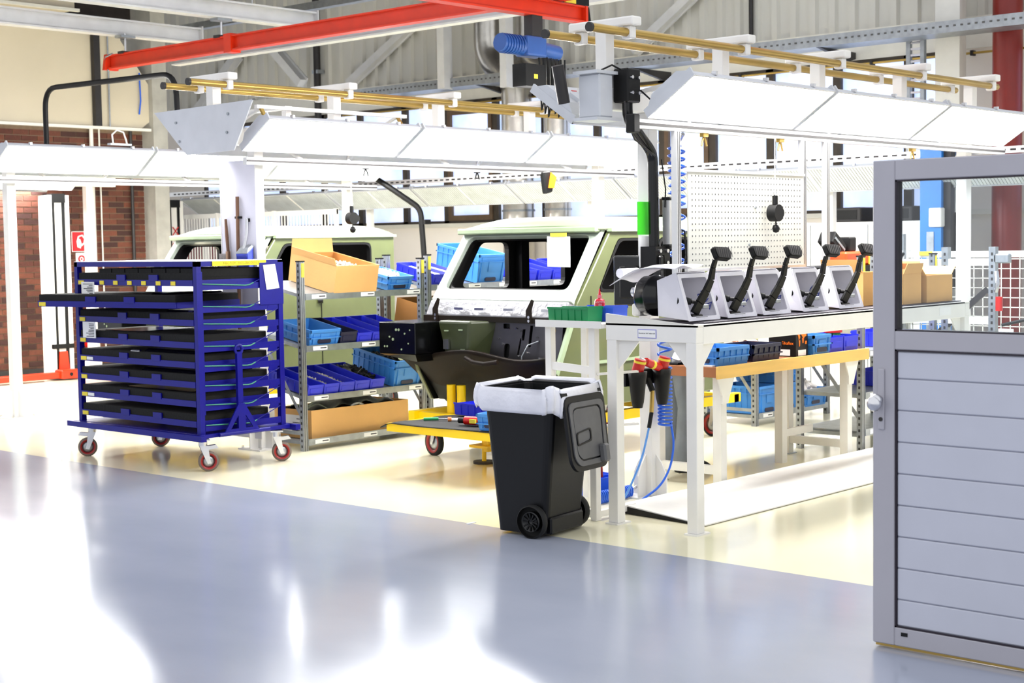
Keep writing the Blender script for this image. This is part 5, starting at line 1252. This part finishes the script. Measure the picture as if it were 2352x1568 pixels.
bmx.verts.index_update(); mb.add([v_.co + Vector((8.98, 6.5, .92)) for v_ in bmx.verts], [[v_.index for v_ in f.verts] for f in bmx.faces]); bmx.free(); mb.build('ball', PAPER, t)
MB(Matrix.Translation((8.97, 6.47, .955)) @ Matrix.Rotation(.6, 4, 'X')).box(-.03, .04, -.002, .002, -.02, .03).build('torn_edge', PAPER, t)
t = thing('tablet', 'black folder lying on the near end of the bench', 'folder', (8.98, 6.35, .862))
B(8.9, 9.1, 6.46, 6.72, .862, .878).build('cover', BLACKG, t, bevel=.004); B(8.9, 9.08, 6.16, 6.36, .862, .87).build('paper_block', PAPER, t)
# small organiser on the floor under the stand
t = thing('tool_caddy', 'blue tool caddy on the floor behind the waste bin', 'caddy', (7.95, 6.5, 0))
ca = MB(Matrix.Translation((8.05, 6.62, .02)) @ Matrix.Rotation(-.2, 4, 'Z')).openbox(.42, .3, .13, .008, .02).build('tray', mat('bright_blue_caddy', (24, 84, 214), .4), t)
MB(Matrix.Translation((8.05, 6.62, .02)) @ Matrix.Rotation(-.2, 4, 'Z')).box(-.2, .2, -.004, .004, .0, .12).build('divider', MATS['bright_blue_caddy'], t)
B(7.9, 7.98, 6.46, 6.463, .1, .125).build('yellow_tag', YLAB, t)
t = thing('screwdriver', 'red handled screwdriver standing in the blue tool caddy', 'screwdriver', (8.12, 6.55, .1))
MB().cyl((8.12, 6.55, .03), (8.12, 6.55, .14), .005, 6).build('blade', STEEL, t); MB().cyl((8.12, 6.55, .14), (8.115, 6.55, .24), .016, 10).build('handle', mat('dark_red_grip', (150, 34, 24), .4), t); MB().cyl((8.115, 6.55, .24), (8.115, 6.55, .255), .013, 8).build('tip', BLACK, t)
t = thing('coil_hose', 'blue coiled hose lying on the floor by the tool caddy', 'hose', (7.95, 6.4, .02))
MB().tube([(7.85 + .38 * k / 220, 6.38 + .03 * math.sin(k * .55), .045 + .04 * math.cos(k * .55)) for k in range(221)], .006, 5).build('spiral', COIL, t)
MB().cyl((8.23, 6.38, .05), (8.38, 6.36, .1), .012, 8).build('fitting', STEEL, t); MB().tube([(8.38, 6.36, .1), (8.45, 6.35, .15), (8.5, 6.33, .2)], .012, 8).build('black_end', BLACK, t)

# ================================================================== PERSON leaning over the bench
def skin_mesh(name, joints, edges, m, parent, sub=2, root=0):
    me = bpy.data.meshes.new(name); me.from_pydata([j[0] for j in joints], edges, [])
    o = link(bpy.data.objects.new(name, me)); o.parent = parent
    me.materials.append(m)
    sk = o.modifiers.new('skin', 'SKIN'); sk.use_smooth_shade = True
    for i, j in enumerate(joints):
        r_ = j[1]; me.skin_vertices[0].data[i].radius = (r_, r_) if not isinstance(r_, tuple) else r_
    me.skin_vertices[0].data[root].use_root = True
    s = o.modifiers.new('sub', 'SUBSURF'); s.levels = sub; s.render_levels = sub
    return o
t = thing('person', 'worker in grey trousers and light apron standing behind the bench', 'person', (0, 0, 0))
# local: +x = towards the bench (world), feet on z=0
PX, PY = 9.47, 6.86
J = [((0, 0, .93), (.16, .12)), ((.03, 0, 1.08), (.15, .12)), ((.12, 0, 1.25), (.17, .13)), ((.22, 0, 1.38), (.16, .11)), ((.28, 0, 1.45), .06), ((.33, 0, 1.52), .055),
     ((0, .09, .88), .095), ((.03, .1, .5), .07), ((-.01, .11, .1), .05),
     ((0, -.09, .88), .095), ((.02, -.12, .5), .07), ((-.03, -.14, .1), .05),
     ((.22, .19, 1.37), .06), ((.33, .26, 1.15), .048), ((.5, .2, 1.0), .036),
     ((.22, -.19, 1.37), .06), ((.33, -.24, 1.15), .048), ((.5, -.16, 1.0), .036)]
E_ = [(0, 1), (1, 2), (2, 3), (3, 4), (4, 5), (0, 6), (6, 7), (7, 8), (0, 9), (9, 10), (10, 11), (3, 12), (12, 13), (13, 14), (3, 15), (15, 16), (16, 17)]
skin_mesh('body', J, E_, SHIRT, t)
# trousers, apron, shoes, head, hands
for s in (1, -1):
    MB().tube([(.0, .08 * s, .95), (0, .095 * s, .86), (.02, .105 * s, .6), (.03, .11 * s, .48), (.0, .12 * s, .25), (-.03, .128 * s, .1), (-.03, .13 * s, .06)], .1, 16, radii=[.12, .118, .1, .092, .088, .092, .085]).build('trouser_leg', TROUS, t)
    sh = MB().grid(lambda a, b, s=s: (-.1 + .29 * a, .13 * s + (.048 + .008 * math.sin(a * 3)) * math.cos(b * 2 * math.pi) * (1 - .35 * abs(2 * a - 1) ** 3), .012 + .05 * (1 - .35 * a) * (1 + math.sin(b * 2 * math.pi)) * (1 - .5 * abs(2 * a - 1) ** 4)), 12, 16).build('shoe', BLACK, t)
    B(-.1, .19, .13 * s - .045, .13 * s + .045, 0, .022).build('sole', RUBBER, sh, bevel=.015, seg=2)
    hx, hy, hz = .54, (.19 if s > 0 else -.15), .97
    MB().grid(lambda a, b: (hx - .04 + .09 * a, hy + .04 * math.cos(b * 6.283) * (1 - .2 * abs(2 * a - 1)), hz + .016 * math.sin(b * 6.283)), 6, 10).build('palm', SKIN, t)
    for k in range(4): MB().tube([(hx + .04, hy - .03 + .02 * k, hz), (hx + .075 - .006 * abs(k - 1.5), hy - .032 + .021 * k, hz - .008), (hx + .1 - .01 * abs(k - 1.5), hy - .033 + .022 * k, hz - .03)], .009, 8).build('finger', SKIN, t)
    MB().tube([(hx - .01, hy - s * .035, hz), (hx + .03, hy - s * .058, hz - .01), (hx + .05, hy - s * .056, hz - .025)], .01, 8).build('thumb', SKIN, t)
MB().tube([(0, 0, .8), (0, 0, .9), (.0, 0, 1.02)], .16, 20, radii=[.19, .185, .165]).build('hips', TROUS, t)
MB().grid(lambda a, b: (.15 * math.cos(b * 3.4 - 1.7) * 1.25 + .03 + .12 * max(0, a - .55), .2 * math.sin(b * 3.4 - 1.7), .78 + .5 * a), 8, 14).build('apron', APRON, t, solid=.006)
MB().grid(lambda a, b: (-.02 + .02 * a, -.205 + .01 * math.sin(5 * a) , .52 + .38 * a) if b < .01 else (-.02 + .11 * b + .02 * a, -.205 - .01 * b, .52 + .38 * a), 6, 4).build('cloth', PAPER, t, solid=.004)
hd = MB().lathe([(0, -.115), (.045, -.11), (.065, -.08), (.076, -.03), (.08, .02), (.075, .07), (.05, .11), (0, .122)], (.38, 0, 1.61), 18).build('head', SKIN, t)
MB().lathe([(.084, .0), (.086, .04), (.08, .08), (.054, .118), (0, .13)], (.372, 0, 1.612), 18).build('hair', HAIR, t)
MB().hexa([(.45, -.014, 1.58), (.475, -.008, 1.585), (.475, .008, 1.585), (.45, .014, 1.58)], [(.45, -.006, 1.63), (.457, -.004, 1.63), (.457, .004, 1.63), (.45, .006, 1.63)]).build('nose', SKIN, hd)
for s in (-1, 1):
    MB().lathe([(0, -.01), (.008, -.006), (.01, 0), (.008, .006), (0, .01)], (.448, s * .03, 1.62), 8).build('eye', WHITE, hd); MB().cyl((.456, s * .03, 1.62), (.459, s * .03, 1.62), .004, 8).build('pupil', BLACK, hd)
    MB().lathe([(0, -.008), (.02, -.006), (.024, 0), (.018, .006), (0, .008)], (.37, s * .08, 1.61), 10, 1).build('ear', SKIN, hd)
B(.444, .454, -.022, .022, 1.548, 1.556).build('mouth', mat('lips', (170, 100, 90), .5), hd)
t.location = (PX, PY, 0); t.rotation_euler = (0, 0, R(-25))

# ================================================================== WHITE TOOL BOARD WITH BROOM
t = thing('notice_board', 'tall pale lilac board holding broom and dustpan behind the blue trolley', 'board', (8.25, 10.65, .1))
B(8.225, 8.24, 10.38, 10.86, .1, 2.5).build('sheet', mat('lilac_white_board', (206, 206, 218), .4, var=.02), t)
B(8.22, 8.245, 10.372, 10.38, .1, 2.5).build('edge_trim', WHITE, t); B(8.22, 8.245, 10.86, 10.868, .1, 2.5).build('edge_trim', WHITE, t)
t = thing('broom', 'long brown wooden broom handle hanging on the pale board', 'broom', (8.2, 10.6, .6))
MB().cyl((8.2, 10.62, .75), (8.2, 10.6, 2.19), .016, 10).build('handle', BROOMW, t)
B(8.14, 8.215, 10.45, 10.75, .68, .75).build('head', BROOMW, t); B(8.15, 8.21, 10.46, 10.74, .58, .68).build('bristles', BRIST, t); B(8.19, 8.225, 10.57, 10.63, 2.0, 2.02).build('clip', BLACK, t)
t = thing('hand_brush', 'hand brush with grey bristles hanging left on the pale board', 'brush', (8.2, 10.77, 1.5))
MB().tube([(8.2, 10.77, 2.0), (8.2, 10.76, 1.85), (8.2, 10.745, 1.7), (8.2, 10.74, 1.45)], .016, 10, radii=[.012, .016, .014, .018]).build('handle', BROOMW, t)
B(8.18, 8.21, 10.755, 10.85, 1.44, 1.7).build('bristles', BRIST, t); B(8.18, 8.215, 10.735, 10.757, 1.42, 1.72).build('stock', mat('pale_wood', (186, 150, 120), .6), t)
t = thing('dustpan', 'metallic blue dustpan hanging right on the pale board', 'dustpan', (8.18, 10.48, 1.5))
MB().hexa([(8.16, 10.4, 1.5), (8.17, 10.55, 1.5), (8.215, 10.55, 1.5), (8.215, 10.4, 1.5)], [(8.14, 10.41, 1.7), (8.14, 10.57, 1.7), (8.215, 10.57, 1.76), (8.215, 10.41, 1.76)]).build('pan', PANBL, t, bevel=.008)
MB().hexa([(8.14, 10.41, 1.7), (8.14, 10.57, 1.7), (8.215, 10.57, 1.76), (8.215, 10.41, 1.76)], [(8.17, 10.43, 1.745), (8.17, 10.55, 1.745), (8.21, 10.55, 1.775), (8.21, 10.43, 1.775)]).build('collar', GALV, t)
MB().tube([(8.17, 10.49, 1.74), (8.19, 10.48, 1.82), (8.2, 10.475, 1.9), (8.2, 10.475, 2.0)], .014, 10).build('handle', STEEL, t); MB().box(8.205, 8.222, 10.46, 10.49, 1.97, 2.0).build('hook', BLACK, t)

# ================================================================== FAR LEFT: LIFT, SIGNS
def lift(label, u, v, red=True, letters=None):
    t = thing('car_lift_post', label, 'car lift', (u, v, 0), 'white car lift posts')
    B(u - .16, u - .1, v - .12, v + .12, .02, 2.48).build('side_profile', WHITE, t); B(u + .1, u + .16, v - .12, v + .12, .02, 2.48).build('side_profile', WHITE, t)
    B(u - .055, u + .055, v - .1, v + .1, .02, 2.38).build('centre_profile', WHITE, t)
    B(u - .1, u - .055, v - .11, v + .1, .02, 2.38).build('guide_strip', BLACK, t); B(u + .055, u + .1, v - .11, v + .1, .02, 2.38).build('guide_strip', BLACK, t)
    B(u - .1, u + .1, v - .13, v + .1, 2.38, 2.5).build('head_cover', BLACK, t); B(u - .16, u + .16, v - .14, v - .1, .42, .48).build('clamp_bar', BLACK, t)
    if red:
        MB().hexa([(u - .08, v - .15, .05), (u + .08, v - .15, .05), (u + .08, v - .1, .05), (u - .08, v - .1, .05)], [(u - .06, v - .13, .38), (u + .06, v - .13, .38), (u + .06, v - .1, .38), (u - .06, v - .1, .38)]).build('lift_carriage', RED, t)
        B(u - 1.6, u + .75, v - .25, v - .1, .03, .11).build('base_arm', RED, t, bevel=.01)
        B(u - .14, u + .14, v - .3, v - .08, .02, .14).build('foot', RED, t, bevel=.015); MB().cyl((u, v - .31, .08), (u, v - .29, .08), .025, 10).build('arm_pin', BLACK, t)
    if letters:
        for k, c in enumerate(letters): text(c, .2, REDP, t, basis((u - .0, v - .13, 2.0 - k * .24), (1, 0, 0), (0, 0, 1)), name='lettering')
    return t
lift('white car lift post with red foot in front of the brick wall', 11.15, 18.4)
lift('white car lift post with red letters behind the far windscreen', 14.3, 20.2, False, 'XOO')
def sign(name, label, u, v, z, w_, h, m, cat='sign'):
    t = thing(name, label, cat, (u, v, z))
    B(u - w_ / 2, u + w_ / 2, v - .006, v, z - h / 2, z + h / 2).build('panel', m, t)
    mb = MB(); e = .008
    for q in ((u - w_ / 2, u + w_ / 2, z + h / 2 - e, z + h / 2), (u - w_ / 2, u + w_ / 2, z - h / 2, z - h / 2 + e), (u - w_ / 2, u - w_ / 2 + e, z - h / 2, z + h / 2), (u + w_ / 2 - e, u + w_ / 2, z - h / 2, z + h / 2)): mb.box(q[0], q[1], v - .008, v - .006, q[2], q[3])
    mb.build('border', WHITE, t)
    return t
t = sign('fire_hose_sign', 'red and white fire hose sign on the brick wall', 12.09, 19.28, 1.86, .28, .29, SIGNR)
mb = MB(); mb.tube([(12.05, 19.27, 1.78), (12.04, 19.27, 1.86), (12.06, 19.27, 1.93), (12.12, 19.27, 1.95), (12.16, 19.27, 1.9), (12.15, 19.27, 1.84), (12.1, 19.27, 1.8)], .012, 6)
mb.plate([(-.05, -.08), (.0, -.1), (.02, -.04), (.0, .03), (-.04, .05)], [], .004, (12.09, 19.272, 1.86), (1, 0, 0), (0, 0, 1)); mb.build('hose_symbol', WHITE, t)
t = sign('alarm_sign', 'small white sign with red ring below the fire hose sign', 12.1, 19.28, 1.6, .18, .2, PAPER)
MB().tube([(12.1 + .045 * math.cos(a), 19.27, 1.61 + .045 * math.sin(a)) for a in [k * math.pi / 8 for k in range(16)]], .012, 6, closed=True).build('ring_symbol', SIGNR, t); MB().cyl((12.1, 19.272, 1.61), (12.1, 19.268, 1.61), .014, 10).build('dot_symbol', SIGNR, t)
t = thing('fire_extinguisher', 'red fire extinguisher below the signs by the brick wall', 'fire extinguisher', (12.1, 19.1, .3))
MB().lathe([(0, .35), (.07, .35), (.08, .38), (.08, .8), (.05, .87), (.02, .9), (.02, .93)], (12.1, 19.12, 0), 16).build('cylinder', REDP, t); B(12.06, 12.16, 19.1, 19.14, .93, .96).build('valve_lever', BLACK, t)
B(12.04, 12.16, 19.19, 19.25, .6, .66).build('bracket', BLACK, t); MB().tube([(12.14, 19.12, .94), (12.2, 19.1, .8), (12.18, 19.1, .55)], .012, 6).build('hose', BLACK, t)
# background beyond the passage
t = thing('switch_cabinet', 'dark red cabinet far behind the passage', 'cabinet', (15.6, 21.2, 0))
B(15.4, 16.0, 20.9, 21.9, .1, 2.0).build('carcass', mat('wine_red', (120, 30, 44), .5), t); B(15.39, 15.4, 21.38, 21.4, .12, 1.98).build('door_gap', BLACK, t); B(15.37, 15.4, 21.32, 21.35, .9, 1.1).build('handle', STEEL, t); B(15.4, 16.0, 20.9, 21.9, 0, .1).build('plinth', BLACK, t)
t = thing('guard_fence', 'white lattice guard fence behind the far car body', 'fence', (14.5, 19, 0))
for v in (16.6, 18.0, 19.4, 20.8): B(14.6, 14.65, v, v + .05, 0, 2.28).build('post', WHITE, t)
for z in (2.2, 1.9, .1): B(14.61, 14.64, 16.6, 20.85, z, z + .07).build('rail', WHITE, t)
mb = MB()
for k in range(60): mb.box(14.62, 14.63, 16.65 + k * .07, 16.67 + k * .07, .15, 2.2)
mb.build('bars', WHITE, t)['kind'] = 'stuff'
t = thing('storage_cabinet', 'white storage cabinet standing under the windows at the far left', 'cabinet', (16.6, 22.3, 0))
B(16.3, 16.9, 21.9, 23.6, .08, 2.1).build('carcass', WHITE, t); B(16.29, 16.3, 22.74, 22.76, .1, 2.08).build('door_gap', DARKM, t); B(16.27, 16.29, 22.68, 22.72, 1.0, 1.15).build('handle', STEEL, t); B(16.3, 16.9, 21.9, 23.6, 0, .08).build('plinth', DARKM, t)
t = thing('swivel_crane', 'grey steel arm jutting over the passage at the left', 'arm', (14.0, 21, 2.35))
B(13.45, 14.4, 20.9, 21.02, 2.3, 2.42).build('arm', GALV, t); B(14.5, 14.74, 20.85, 21.1, 2.28, 2.6).build('motor', STEEL, t, bevel=.03, seg=2); MB().cyl((14.62, 20.97, 2.6), (14.62, 20.97, 2.8), .05, 12).build('shaft', STEEL, t); B(14.35, 14.9, 20.92, 21.0, 2.78, 2.82).build('plate', WHITE, t)
t = thing('black_pole', 'second bent black pole hanging behind the far lamp row', 'pole', (13.6, 13.2, 1.5))
MB().tube(arc_pts([(13.3, 14.49, 2.66), (13.35, 14.2, 2.5), (13.6, 13.85, 2.2), (13.65, 13.82, 1.2)], .1, 4), .036, 10).build('tube', BLACK, t); B(13.6, 13.7, 13.77, 13.87, 2.0, 2.06).build('clamp', BLACK, t)
# ================================================================== RIGHT BACKGROUND
rack('low grey rack of light blue crates behind the bench', 12.05, 13.4, 7.85, .6, (.1, .55), .95, .0, nlab=1)
G3 = 'crates on the low rack behind the bench'
for k, (u, v, z, lab, sz) in enumerate(((12.24, 8.1, .105, 'light blue crate at the left of the low rack', (.5, .34, .26)), (12.6, 8.1, .105, 'light blue crate with white card in the middle of the low rack', (.5, .34, .26)), (13.05, 8.08, .105, 'shallow light blue crate of white parts on the low rack', (.5, .4, .17)), (12.6, 8.12, .372, 'light blue crate stacked on the middle crate of the low rack', (.5, .34, .14)))):
    put('klt', sz, KLT, lab, (u + .05, v, z), (0, 0, -math.pi / 2), G3)
heap('white wrapped parts in the shallow crate on the low rack', (13.1, 8.05, .2), .36, .3, .14, mat('white_wraps', (226, 222, 220), .6, var=.2, vscale=20), (0, 0, 0), 24, 'wrapped_parts', .05)
t = thing('shelf_rack', '', 'shelf'); bpy.data.objects.remove(t)
r2 = rack('tall grey rack with blue bins left of the door', 11.0, 12.3, 6.15, .62, (.18, .48, .82), 1.6, .0, nlab=1)
put('bin', (.5, .5, .13), BIN, 'wide blue bin on the upper shelf left of the door', (11.95, 6.4, .825), (0, 0, -math.pi / 2), 'bins left of the door')
put('bin', (.5, .5, .13), BIN, 'wide blue bin on the lower shelf left of the door', (11.95, 6.4, .485), (0, 0, -math.pi / 2), 'bins left of the door')
t = thing('equipment_shelf', 'dark shelf carrying an orange tool case behind the fifth pedal', 'shelf', (12.6, 6.6, 0))
B(11.6, 13.6, 6.9, 7.4, 1.42, 1.5).build('board', BLACK, t)
for u in (11.62, 13.5): B(u, u + .05, 7.1, 7.15, 0, 1.78).build('post', GALV, t)
B(11.6, 13.6, 7.38, 7.4, 0.6, 1.42).build('back_panel', WHITE, t); B(11.62, 13.55, 6.95, 7.38, .95, 1.0).build('lower_board', GALV, t)
t = thing('tool_case', 'orange tool case with black handle on the dark shelf', 'case', (12.4, 7.1, 1.5))
B(12.15, 12.65, 6.95, 7.2, 1.502, 1.63).build('shell', mat('orange_red_case', (228, 74, 24), .4), t, bevel=.02); B(12.3, 12.42, 7.0, 7.12, 1.63, 1.76).build('knob', BLACK, t, bevel=.01); B(12.55, 12.75, 6.94, 6.95, 1.51, 1.6).build('note', YLAB, t)
t = thing('tool_case', 'black tilted box leaning on the orange tool case', 'case', (12.2, 7.1, 1.65))
MB(Matrix.Translation((12.16, 7.1, 1.7)) @ Matrix.Rotation(.6, 4, 'Y')).box(-.12, .12, -.08, .08, -.06, .06).build('shell', BLACK, t, bevel=.01); MB(Matrix.Translation((12.16, 7.02, 1.7)) @ Matrix.Rotation(.6, 4, 'Y')).box(-.1, .1, -.005, .0, -.01, .01).build('seam', GALV, t)
t = thing('cable_bundle', 'black and white cables heaped on the dark shelf behind the door glass', 'cables', (13.1, 7.0, 1.5))
for k in range(5): MB().tube([(13.0 + .12 * math.cos(a + k) + .07 * k, 7.05 + .08 * math.sin(a), 1.515 + .02 * k + .02 * math.sin(2 * a)) for a in [q * math.pi / 8 for q in range(16)]], .01, 6, closed=True).build('loop', BLACK if k % 2 else WHITE, t)
t = thing('storage_cabinet', 'white cabinet with black boxes on top behind the door glass', 'cabinet', (15.9, 8.7, 0))
B(15.7, 16.2, 7.95, 10.2, 0, 1.93).build('carcass', WHITE, t)
for v in (8.7, 9.45): B(15.69, 15.7, v, v + .01, .05, 1.9).build('door_gap', GALV, t)
for v in (8.6, 9.35): B(15.67, 15.69, v, v + .03, 1.0, 1.15).build('handle', STEEL, t)
for lab, v in (('dark box on the white cabinet beside the door edge', 9.1), ('dark box on the white cabinet behind the door glass', 8.45)):
    t = thing('device_box', lab, 'box', (15.95, v, 1.93)); B(15.8, 16.15, v - .25, v + .25, 1.932, 2.1).build('case', DARKM, t, bevel=.01); B(15.795, 15.8, v - .2, v + .2, 1.96, 2.07).build('front', BLACK, t)
t = thing('blue_lift_column', 'light blue lift column seen through the door glass', 'car lift', (15.0, 7.45, 0))
B(14.85, 15.1, 7.38, 7.62, 0, 2.7).build('column', BLUECOL, t); B(14.84, 14.85, 7.46, 7.54, .1, 1.8).build('guide_strip', GALV, t); B(14.9, 15.0, 7.3, 7.38, 1.2, 2.7).build('cover_strip', DARKM, t)
B(14.8, 14.9, 7.36, 7.5, 1.85, 2.05).build('bracket', WHITE, t, bevel=.01); B(14.7, 15.3, 7.2, 7.7, 0, .03).build('base_plate', BLUECOL, t)
MB().cyl((15.05, 7.3, 1.2), (15.05, 7.3, 2.0), .035, 10).build('cylinder', DARKM, t)
# wire fence and grey frame
t = thing('wire_fence', 'pale wire mesh guard fence behind the door glass', 'fence', (13.5, 6, 0))
FU = 13.6
for v in (7.1, 5.75, 4.4): B(FU, FU + .05, v, v + .05, 0, 1.62).build('post', OFFWHITE, t)
for z in (1.55, .1): B(FU + .01, FU + .04, 4.4, 7.15, z, z + .06).build('rail', OFFWHITE, t)
mb = MB()
for k in range(30): mb.box(FU + .018, FU + .026, 4.45 + k * .09, 4.458 + k * .09, .15, 1.56)
mb.build('upright_wires', OFFWHITE, t)['kind'] = 'stuff'
mb = MB()
for k in range(16): mb.box(FU + .018, FU + .026, 4.42, 7.12, .18 + k * .09, .188 + k * .09)
mb.build('cross_wires', OFFWHITE, t)['kind'] = 'stuff'
B(FU - .01, FU, 6.85, 6.98, 1.57, 1.61).build('yellow_tag', YLAB, t)
t = thing('steel_frame', 'grey slotted steel frame in front of the wire fence', 'frame', (12.3, 5.6, 0))
for u, v in ((12.3, 5.62), (12.3, 6.05)):
    o = B(u, u + .06, v, v + .06, 0, 1.66).build('post', GALV, t)
    mb = MB()
    for k in range(30): mb.box(u - .0015, u, v + .02, v + .038, .05 + k * .053, .075 + k * .053)
    mb.build('post_holes', DARKM, o)
for z in (1.5, 1.0): B(12.31, 12.35, 5.68, 6.5, z, z + .06).build('cross_bar', OFFWHITE, t)
B(12.3, 12.36, 5.5, 5.64, 1.52, 1.6).build('clamp', GALV, t, bevel=.01); MB().bar((12.33, 6.4, .7), (12.33, 5.7, 1.3), .02, .05).build('diagonal', DARKM, t)
MB().tube([(12.28, 5.6, 1.45), (12.26, 5.58, 1.35), (12.27, 5.6, 1.28)], .02, 8).build('hook', STEEL, t); MB().cyl((12.27, 5.57, 1.12), (12.27, 5.57, 1.24), .03, 10).build('red_grip', REDP, t)
MB().cyl((12.2, 5.58, .82), (12.3, 5.58, .82), .016, 8).build('knob_shaft', BRASS, t); MB().cyl((12.17, 5.58, .82), (12.2, 5.58, .82), .05, 14).build('knob', STEEL, t)
MB().tube([(12.28, 5.55, 1.0), (12.3, 5.3, 1.06), (12.35, 5.0, 1.07), (12.4, 4.6, 1.05)], .014, 8).build('black_cable', BLACK, t); B(12.28, 12.29, 5.45, 5.58, .92, .97).build('tag', PAPER, t)
# ================================================================== FOREGROUND DOOR
d = struct('door_1', (5.87, 2.7, 0), 'grey aluminium door with glass upper half standing open in the foreground')
DT = .06; x0, x1 = 5.84, 5.84 + DT; VL, VR = 3.215, 2.2; ST = .103
B(x0, x1, VL - ST, VL, .02, 2.085).build('stile', DOORAL, d, bevel=.004); B(x0, x1, VR, VR + ST, .02, 2.085).build('stile', DOORAL, d, bevel=.004)
B(x0, x1, VR + ST, VL - ST, 2.0, 2.085).build('top_rail', DOORAL, d, bevel=.004); B(x0, x1, VR + ST, VL - ST, .02, .1).build('bottom_rail', DOORAL, d, bevel=.004); B(x0, x1, VR + ST, VL - ST, 1.288, 1.368).build('middle_rail', DOORAL, d, bevel=.004)
B(x0 + .025, x0 + .031, VR + ST, VL - ST, 1.368, 2.0).build('glass_pane', GLASS, d)
SEAL = mat('dark_violet_seal', (30, 20, 34), .6)
for z0, z1 in ((1.368, 2.0), (.1, 1.288)):
    mb = MB().box(x0 + .002, x0 + .05, VL - ST - .009, VL - ST, z0, z1).box(x0 + .002, x0 + .05, VR + ST, VR + ST + .009, z0, z1)
    mb.box(x0 + .002, x0 + .05, VR + ST, VL - ST, z1 - .006, z1).box(x0 + .002, x0 + .05, VR + ST, VL - ST, z0, z0 + .006); mb.build('rubber_seal', SEAL, d)
zz = [.106, .22, .355, .49, .625, .76, .895, 1.03, 1.165, 1.282]
for k in range(9): B(x0 + .008, x0 + .04, VR + ST + .009, VL - ST - .009, zz[k] + .002, zz[k + 1] - .002).build('panel', DOORP, d, bevel=.004)
B(x0 + .012, x0 + .04, VR + ST + .01, VL - ST - .01, .106, 1.282).build('panel_core', mat('panel_joint', (120, 122, 136), .6), d)
hp = B(x0 - .008, x0, VL - .058, VL - .028, .945, 1.205).build('handle_plate', DOORAL, d, bevel=.006, seg=2)
MB().lathe([(0, -.055), (.02, -.05), (.026, -.04), (.024, -.028), (.012, -.02), (.012, .0)], (x0 - .008, VL - .043, 1.075), 16, 0).build('knob', STEEL, hp)
MB().lathe([(0, -.065), (.026, -.06), (.034, -.045), (.03, -.03), (0, -.03)], (x0 - .008, VL - .035, 1.06), 18, 0).build('knob_grip', STEEL, hp)
MB().cyl((x0 - .012, VL - .043, .99), (x0 - .008, VL - .043, .99), .009, 12).build('lock_cylinder', DARKM, hp)
B(x0 - .002, x0 + .0, VL - .165, VL - .135, .066, .082).build('drain_cap', BLACK, d)
B(x0 + .01, x1 - .01, VR, VL - .01, .008, .02).build('sweep_seal', BRASS, d)
# second floor item: stray strip on the floor
o = B(6.83, 6.9, 6.58, 6.6, .0, .004).build('paper_strip', PAPER); tag(o, 'tiny white paper strip on the floor left of the waste bin', 'paper')
